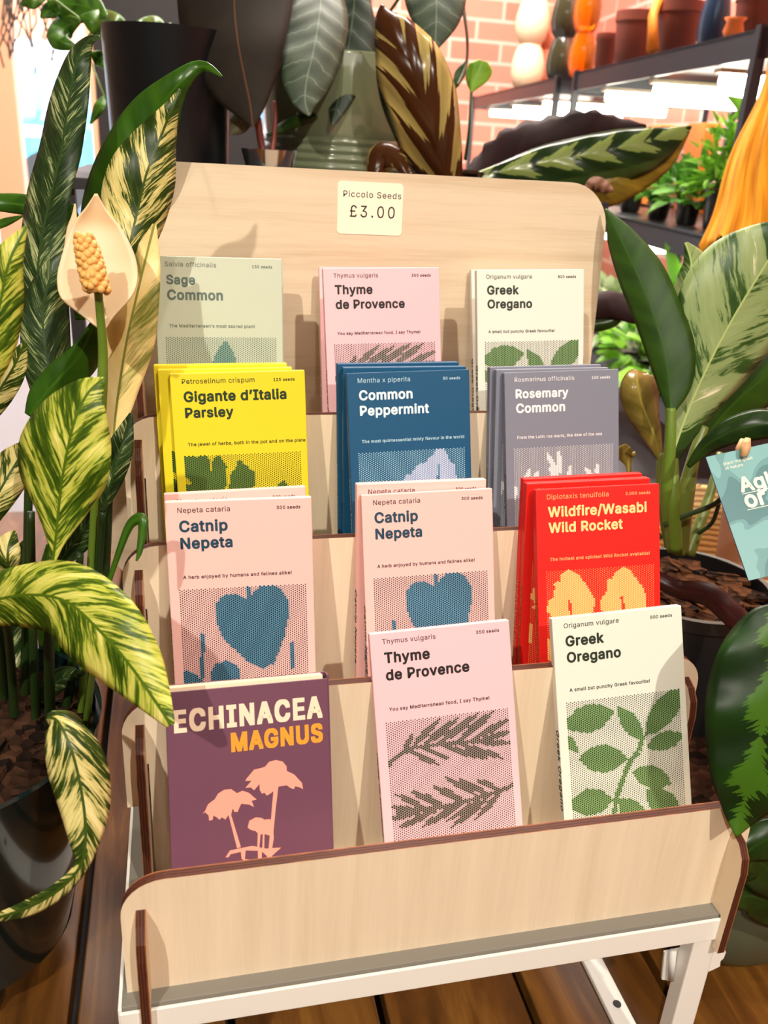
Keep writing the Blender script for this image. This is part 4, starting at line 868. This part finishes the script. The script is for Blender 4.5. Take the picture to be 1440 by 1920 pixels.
leaf(rb_, [(474, 190, dR-.01, 4, 4), (462, 210, dR-.01, 14, 16), (448, 235, dR-.01, 18, 20), (432, 252, dR-.01, 2, 2)], m_plain('dull_olive_leaf', lin((70, 66, 42)), lin((96, 90, 62)), .5, .1), .4)
leaf(rb_, [(500, 255, dR, 3, 3), (540, 235, dR+.01, 12, 10), (580, 222, dR+.02, 10, 8), (606, 214, dR+.03, 2, 2)], DARKG, .4)
# prayer plant with bronze and burgundy leaves behind the right of the panel
c = bench_spot(830, .70); cal = empty('potted_bronze_prayer_plant', c, 'plant with a bronze streaked upright leaf and glossy burgundy backed leaves behind the panel', 'potted plant')
dC = (c-CAM).dot(F)
pot(cal, c, pot_profile(.034, .042, .020, .002, 0, .004), NPOT, .038, .017)
BRZ0 = m_varieg('bronze_streaks', [(.34, lin((26, 22, 10))), (.46, lin((64, 40, 14))), (.53, lin((128, 66, 24))), (.60, lin((168, 142, 68))), (.70, lin((206, 190, 116)))], sk=2.2, fine=9, coarse=1.6, mix=.5, trans=.25, rough=.2, mid=lin((150, 136, 64)))
BRZ = m_feather('bronze_leaf_pattern', lin((150, 134, 78)), lin((62, 34, 14)), lin((50, 54, 30)), .40, rough=.22, sk=2.6, teeth=12, w0=.50, reach=.75, rim=.86)
MAR = m_plain('burgundy_leaf', lin((24, 6, 9)), lin((36, 9, 13)), .7, .05, period=26, ridge=.6)
GLO0 = m_varieg('glossy_green_patches', [(.46, lin((20, 34, 14))), (.50, lin((34, 52, 20))), (.52, lin((104, 122, 58))), (.66, lin((136, 148, 84)))], sk=1.3, fine=16, coarse=3.2, mix=.2, trans=.08, rough=.22, ridge=.6)
GLO = m_feather('glossy_leaf_pattern', lin((22, 38, 14)), lin((112, 126, 66)), lin((46, 64, 26)), .26, rough=.2, sk=1.7, teeth=13, w0=.30, reach=.8, rim=.88)
UNDER = m_plain('yellow_brown_underside', lin((88, 74, 18)), lin((140, 116, 36)), .35, .15, period=26)
leaf(cal, [(700, 345, dC-.05, 10, 10), (708, 312, dC-.05, 22, 24), (720, 290, dC-.055, 24, 30), (745, 300, dC-.06, 18, 18), (765, 330, dC-.06, 3, 3)], BRZ, .5)
leaf(cal, [(838, 350, dC-.04, 40, 30), (824, 300, dC-.065, 58, 44), (808, 240, dC-.09, 70, 56), (790, 180, dC-.105, 76, 66), (766, 115, dC-.115, 66, 62), (738, 62, dC-.115, 40, 42), (720, 32, dC-.11, 18, 22), (716, 8, dC-.105, 1.5, 1.5)], BRZ, .5, -.3, .08)
stalk(cal, [(838, 345, dC, 6), (880, 338, dC+.01, 5), (905, 325, dC+.02, 5)], STALKD)
leaf(cal, [(868, 345, dC+.03, 8, 8), (920, 318, dC+.05, 40, 16), (975, 285, dC+.06, 50, 26), (1040, 262, dC+.06, 44, 30), (1110, 248, dC+.06, 42, 30), (1165, 240, dC+.06, 20, 24), (1212, 236, dC+.06, 2, 2)], MAR, .4, .5, .25, 2.5, .5, rag=.10)
leaf(cal, [(870, 342, dC+.02, 10, 10), (940, 322, dC+.02, 16, 30), (1020, 305, dC+.02, 32, 48), (1100, 290, dC+.02, 36, 62), (1170, 275, dC+.02, 34, 64), (1230, 260, dC+.02, 22, 48), (1270, 247, dC+.02, 10, 22), (1297, 237, dC+.02, 1.5, 1.5)], GLO, .35, .1, .06, 4)
leaf(cal, [(1060, 360, dC+.035, 20, 20), (1120, 350, dC+.035, 40, 42), (1180, 322, dC+.035, 36, 44), (1240, 290, dC+.035, 22, 30), (1292, 246, dC+.03, 2, 2)], UNDER, .3, .2)
leaf(cal, [(1098, 352, dC+.008, 4, 4), (1115, 345, dC+.006, 14, 12), (1135, 352, dC+.005, 12, 12), (1150, 358, dC+.005, 2, 2)], mat('dried_brown_leaf', lin((96, 58, 34)), .8), .8, 0, .5, 4)
# small bright seedling leaf
leaf(vp, [(884, 172, dV-.02, 3, 3), (890, 150, dV-.02, 18, 20), (900, 128, dV-.02, 22, 24), (905, 114, dV-.02, 8, 10)], m_plain('bright_green_leaf', lin((92, 138, 30)), lin((132, 176, 52)), .4, .3), .3)
stalk(vp, [(884, 172, dV-.02, 3), (880, 240, dV-.01, 3), (872, 300, dV+.01, 3)], STALKD)
# dried twigs hanging at the top left
tw = MB(); rnd = random.Random(11)
for _ in range(34):
    x0 = rnd.uniform(-60, 125); y0 = rnd.uniform(-60, 40); d_ = 1.9+rnd.random()*.3; pts = [at(x0*.5+20, -90, d_)]
    px_, py_ = x0, y0
    for k in range(4):
        pts.append(at(px_, py_, d_)); px_ += rnd.uniform(-16, 16); py_ += rnd.uniform(16, 40)
    tw.tube(pts, .0024, 5)
tag(tw.tube([at(25, -85, 2.05), at(30, -400, 2.05)], .004, 6).build('hanging_twigs', mat('dark_twig', (.04, .03, .02), .8)), 'thin dark dried twigs hanging before the bright window, top left', 'twigs')

# ------------------------------------------------------------------ black shelving along the brick wall
rackm = mat('blue_black_steel', (.04, .046, .056), .35, metal=.5)
def RP(t, s_, z): p = RO+RD*t+RN*s_; return Vector((p.x, p.y, z))
RM = Matrix(((RD.x, RN.x, 0, RO.x), (RD.y, RN.y, 0, RO.y), (0, 0, 1, 0), (0, 0, 0, 1)))
SZ = (.02, .31, .608); DEP = .42
TUBE = mat('strip_light', (1, 1, 1), .4, emit=(1, .93, .78), estr=22)
def rack(t0, t1, label):
    r = empty('shelving_unit', RP(t0, 0, FLOOR_Z), label, 'shelving unit', 'black shelving units along the brick wall')
    for z in SZ:
        b_ = MB().box((t0, 0, z-.040), (t1, .006, z), RM).box((t0, DEP-.006, z-.04), (t1, DEP, z), RM).box((t0, 0, z-.04), (t0+.005, DEP, z), RM).box((t1-.005, 0, z-.04), (t1, DEP, z), RM)
        b_.box((t0, 0, z-.006), (t1, DEP, z-.001), RM).build('shelf', rackm, r)
    for t in (t0, t1-.016):
        for s_ in (-.004, DEP-.012): MB().box((t, s_, FLOOR_Z), (t+.016, s_+.016, .612), RM).build('post', rackm, r)
    for z in SZ[1:]:
        n = 3
        for k in range(n):
            t = t0+(t1-t0)*(k+.6)/(n+.2)
            MB().tube([RP(t, .03, z-.058), RP(t, DEP-.03, z-.058)], .011, 10).build('strip_light', TUBE, r, True)
            MB().box((t-.012, .02, z-.047), (t+.012, DEP-.02, z-.040), RM).build('light_fitting', CARDW, r)
    return r
def shelf_spot(px, z, setback):
    a, b_ = -.9, 2.6
    for _ in range(40):
        m_ = (a+b_)/2
        if pix(RP(m_, setback, z))[0] > px: a = m_
        else: b_ = m_
    return RP((a+b_)/2, setback, z)
def rack_t(px): return (shelf_spot(px, SZ[2], 0)-RO).dot(RD)
rack(rack_t(1432), rack_t(1078), 'black shelving unit nearest the yellow cloth, with bright green plants')
rack(rack_t(1046), rack_t(886), 'black shelving unit farther along the brick wall, carrying the cream pots')
def vessel(px, wpx, hpx, setback, prof, m, label, cat, name, z=SZ[2], smooth=True, group=None, lift=0):
    c = shelf_spot(px, z, setback); c.z += lift; d = (c-CAM).dot(F); k = d/FPX
    o = MB().lathe((0, 0, 0), [(r*wpx/2*k, h*hpx*k) for r, h in prof], 32).build(name, m, None, smooth, off=(0, 0, 0), auto=40); o.location = c
    tag(o, label, cat, group); return c, hpx*k
BULB = [(0, 0), (.6, 0), (.85, .12), (1, .35), (.97, .6), (.8, .85), (.62, 1), (.55, .98), (.7, .8), (0, .75)]
TAPER = [(0, 0), (.74, 0), (.78, .02), (.95, .8), (1, .82), (1, 1), (.93, 1), (.9, .85), (0, .83)]
TERRA = mat('terracotta', lin((182, 96, 66)), .7); TERRD = mat('dark_terracotta', lin((126, 58, 38)), .6); CREAMP = mat('cream_glaze', lin((238, 208, 172)), .35)
AMBER = mat('amber_glass', lin((236, 138, 18)), .05); AMBER.node_tree.nodes['Principled BSDF'].inputs['Transmission Weight'].default_value = .75
SMOKE = mat('dark_olive_glaze', lin((52, 50, 34)), .1, coat=.6); NAVY = mat('navy_glaze', lin((34, 52, 76)), .25)
for px, wp, hp, sb, pr_, m, lab, cat, nm, lf in (
    (985, 62, 76, .06, BULB, CREAMP, 'cream rounded pot, lower of two at the far end of the top shelf', 'pot', 'plant_pot', 0),
    (1014, 50, 70, .12, BULB, TERRA, 'rosy terracotta rounded pot, lower of two beside the cream pots', 'pot', 'plant_pot', 0),
    (1047, 56, 72, .05, BULB, SMOKE, 'dark olive vase, lower of two on the top shelf', 'vase', 'vase', 0),
    (1086, 50, 76, .06, BULB, AMBER, 'amber glass vase, lower of two on the top shelf', 'vase', 'glass_vase', 0),
    (1130, 42, 66, .06, TAPER, TERRD, 'dark narrow terracotta pot right of the amber vases', 'pot', 'plant_pot', 0),
    (1185, 86, 92, .07, TAPER, TERRD, 'wide brown terracotta pot in the middle of the top shelf', 'pot', 'plant_pot', 0),
    (1262, 84, 96, .08, TAPER, TERRD, 'wide brown terracotta pot left of the navy vase', 'pot', 'plant_pot', 0),
    (1328, 56, 110, .10, BULB, NAVY, 'navy blue vase on the near part of the top shelf', 'vase', 'vase', 0),
    (1410, 90, 90, .10, TAPER, TERRD, 'brown terracotta pot at the right end of the top shelf', 'pot', 'plant_pot', 0)):
    c, hh = vessel(px, wp, hp, sb, pr_, m, lab, cat, nm)
    if 'lower of two' in lab:
        o = bpy.data.objects.new(nm, COL.objects[-1].data); COL.objects.link(o); o.location = (c.x, c.y, c.z+hh*.985)
        md = o.modifiers.new('edge', 'EDGE_SPLIT'); md.split_angle = .7; tag(o, lab.replace('lower of two', 'stacked on another'), cat)
rg = MB(); c = shelf_spot(1222, SZ[2], .02); d = (c-CAM).dot(F)
rg.tube([c+Vector((0, 0, .012)), at(1224, 30, d), at(1236, 2, d)], [.012, .009, .013], 10)
tag(rg.build('orange_ribbon', mat('orange_felt', lin((246, 140, 26)), .7), None, True), 'bright orange strip hanging between the two brown pots', 'ribbon')
c = shelf_spot(1372, SZ[2], .03)
tag(MB().lathe(c, [(0, 0), (.012, 0), (.017, .012), (.013, .026), (.018, .032), (0, .03)], 16).build('orange_candle_holder', mat('orange_glaze', lin((238, 122, 50)), .4), None, True), 'small orange candle holder on the near shelf edge', 'candle holder')
# leafy plants on the shelves
def bush(px, z, setback, pot_px, pot_h, w_, h_, n, m, label, lf=.035, seed=1, potm=None, group=None, wide=.5):
    c = shelf_spot(px, z, setback); d = (c-CAM).dot(F); k = d/FPX; r = empty('potted_plant', c, label, 'potted plant', group); rn = random.Random(seed)
    ph = pot_h*k
    MB().lathe(c, pot_profile(pot_px*k*.4, pot_px*k*.5, ph, .002, .006, .006), 24).build('pot', potm or NPOT, r, True, auto=40)
    V, Fc = [], []
    for _ in range(n):
        a = rn.random()*6.283; e = math.acos(1-rn.random()*1.1); q_ = .35+.65*rn.random()
        dr = Vector((math.sin(e)*math.cos(a)*w_*k*.5, math.sin(e)*math.sin(a)*w_*k*.5, math.cos(e)*h_*k))
        p0 = c+Vector((0, 0, ph))+dr*q_; fw = (dr.normalized()+Vector((rn.uniform(-.6, .6), rn.uniform(-.6, .6), rn.uniform(-.5, .2)))).normalized()
        sd_ = fw.cross(Vector((rn.uniform(-.4, .4), rn.uniform(-.4, .4), 1))).normalized(); up_ = sd_.cross(fw); L = lf*(.7+.6*rn.random()); W = L*wide
        k0 = len(V); V += [p0, p0+fw*L*.35+sd_*W*.5+up_*L*.06, p0+fw*L*.45-up_*L*.05, p0+fw*L*.35-sd_*W*.5+up_*L*.06, p0+fw*L*.75+sd_*W*.34-up_*L*.04, p0+fw*L*.75-sd_*W*.34-up_*L*.04, p0+fw*L-up_*L*.16]
        Fc += [[k0, k0+1, k0+2], [k0, k0+2, k0+3], [k0+1, k0+4, k0+2], [k0+3, k0+2, k0+5], [k0+2, k0+4, k0+6], [k0+2, k0+6, k0+5]]
    st_ = MB()
    for _ in range(7):
        a = rn.random()*6.283; st_.tube([c+Vector((0, 0, ph*.8)), c+Vector((math.cos(a)*w_*k*.14, math.sin(a)*w_*k*.14, ph+h_*k*.55))], .0014, 5)
    st_.build('stems', STALKG, r); link('foliage', mesh(V, Fc, off=parent_off(r)), m, r, True)
    return r
def m_bush(name, c1, c2):
    m = mat(name, c1, .4); g = NG(m); n = g.n('ShaderNodeNewGeometry').outputs['Random Per Island']; col = g.ramp(n, [(0, c1), (1, c2)]); g.color(col)
    tr = g.n('ShaderNodeBsdfTranslucent'); g.t.links.new(col, tr.inputs[0]); mx = g.n('ShaderNodeMixShader'); mx.inputs[0].default_value = .35
    g.t.links.new(g.b.outputs[0], mx.inputs[1]); g.t.links.new(tr.outputs[0], mx.inputs[2]); g.t.links.new(mx.outputs[0], g.out.inputs[0]); return m
FERN = m_bush('bright_fern_green', lin((86, 150, 30)), lin((150, 206, 70))); MIDB = m_bush('mid_foliage_green', lin((60, 120, 34)), lin((120, 180, 70))); PALEB = m_bush('pale_foliage', lin((130, 160, 100)), lin((220, 228, 196)))
GRP = 'potted plants on the shelves'
bush(1345, SZ[1], .10, 70, 70, 150, 130, 260, FERN, 'feathery bright green plant in a black pot beside the yellow cloth', .030, 2, group=GRP, wide=.35)
bush(1232, SZ[1], .07, 44, 40, 100, 60, 90, MIDB, 'low green plant in a small black pot on the middle shelf', .04, 3, group=GRP)
bush(1285, SZ[1], .08, 46, 42, 110, 66, 100, MIDB, 'low green plant left of the feathery bright one', .04, 4, group=GRP)
bush(1180, SZ[1], .10, 44, 40, 90, 60, 80, MIDB, 'low green plant at the far end of the middle shelf, by the plywood corner', .04, 5, group=GRP)
bush(1420, SZ[1], .2, 60, 90, 160, 150, 70, FERN, 'tall yellow green plant behind the yellow cloth', .08, 6, group=GRP)
bush(1135, SZ[0], .05, 60, 30, 130, 110, 120, PALEB, 'whitish leaved plant on the low shelf beside the panel edge', .05, 7, group=GRP)
bush(1195, SZ[0], .03, 70, 30, 140, 90, 110, FERN, 'bright green plant on the low shelf behind the big dark leaf', .05, 8, group=GRP)
bush(1250, SZ[0], .05, 70, 30, 120, 170, 60, FERN, 'bright green plant with long leaves behind the pale leaf', .08, 9, group=GRP)
for px, lab in ((1215, 'orange box file on the middle shelf, left of two'), (1292, 'orange box file on the middle shelf, right of two')):
    c = shelf_spot(px, SZ[1], .30); tag(MB().box((-.05, -.02, 0), (.05, .02, .20), Matrix.Translation(c) @ RM.to_3x3().to_4x4(), .002).build('orange_board', mat('orange_card', lin((240, 132, 40)), .6)), lab.replace('box file', 'board'), 'board')
# dark leaves right of the panel
dk = shelf_spot(1140, SZ[0], .02)
leaf(cal, [(1080, 595, .86, 8, 8), (1110, 575, .86, 18, 26), (1150, 568, .86, 22, 30), (1200, 590, .86, 14, 20), (1225, 610, .86, 2, 2)], MAR, .5)
leaf(cal, [(1085, 600, .87, 6, 6), (1110, 608, .87, 14, 14), (1150, 600, .87, 12, 12), (1175, 580, .87, 2, 2)], DARKG, .5)
stalk(cal, [(900, 350, .86, 4), (1000, 480, .87, 4), (1085, 597, .865, 4)], STALKD)
# wicker basket and brown pot low on the right
bk = shelf_spot(1330, FLOOR_Z, -.165); WICK = mat('sunlit_wicker', lin((226, 186, 124)), .7); g = NG(WICK)
uvw = g.n('ShaderNodeTexCoord').outputs['Object']; wv = g.n('ShaderNodeTexWave', {'Scale': 40.0, 'Distortion': 2.0}, bands_direction='Z'); g.put(wv.inputs['Vector'], uvw); g.color(g.ramp(wv.outputs['Fac'], [(0, lin((150, 108, 60))), (.5, lin((236, 200, 140)))])); g.bump(wv.outputs['Fac'], .6, .004)
tag(MB().lathe(bk, [(0, 0), (.10, 0), (.135, .05), (.15, .14), (.14, .22), (.134, .222), (.14, .14), (.1, .02), (0, .02)], 40).build('wicker_basket', WICK, None, True), 'pale wicker basket on the floor behind the right hand plant', 'basket')
tc_ = at(1440, 1090, .98)-bk; tc_.z = 0; tc_ = bk+tc_.normalized()*min(tc_.length, .055)
tag(MB().lathe((tc_.x, tc_.y, FLOOR_Z+.0205), [(0, 0), (.045, 0), (.05, .004), (.066, .235), (.062, .235), (.05, .1), (0, .1)], 36).build('plant_pot', mat('mauve_brown_clay', lin((140, 104, 86)), .7), None, True, auto=40), 'mauve brown clay pot standing inside the wicker basket at the right edge', 'pot')
# yellow cloth hanging at the right
NX, NY = 40, 30; V = []; uvs = []
for j in range(NY+1):
    s_ = j/NY; xl = 1442-135*s_**1.05+6*math.sin(s_*9); xr = 1480+150*s_
    for i in range(NX+1):
        q_ = i/NX; fold = math.sin(q_*17+s_*1.5)*.5+.5*math.sin(q_*31+1)
        yy = 108+(352+ (14*math.sin(q_*38)+9*math.sin(q_*83) if j == NY else 0))*s_
        V.append(at(xl+(xr-xl)*q_, yy, 1.02+.016*fold*s_**.6+.05*(q_-.4)**2)); uvs.append((q_, s_))
Fc = [[j*(NX+1)+i, j*(NX+1)+i+1, (j+1)*(NX+1)+i+1, (j+1)*(NX+1)+i] for j in range(NY) for i in range(NX)]
YEL = mat('mustard_cloth', lin((244, 176, 30)), .8); g = NG(YEL); uvn = g.n('ShaderNodeUVMap').outputs[0]; mp = g.n('ShaderNodeMapping', {'Scale': (26, 2.5, 1)}); g.put(mp.inputs[0], uvn)
g.color(g.ramp(g.noise(mp.outputs[0], 1, 4), [(.3, lin((178, 104, 6))), (.5, lin((218, 144, 12))), (.7, lin((238, 178, 40)))]))
yc = link('yellow_cloth', mesh(V, Fc, None, [uvs[j] for q in Fc for j in q]), YEL, None, True); sd = yc.modifiers.new('thick', 'SOLIDIFY'); sd.thickness = .002
tag(yc, 'mustard yellow frayed cloth hanging in folds at the right edge', 'cloth')
MB().tube([at(1455, 112, 1.02), at(1462, -400, 1.02)], .003, 6).build('hanging_cord', BLACKM, yc)
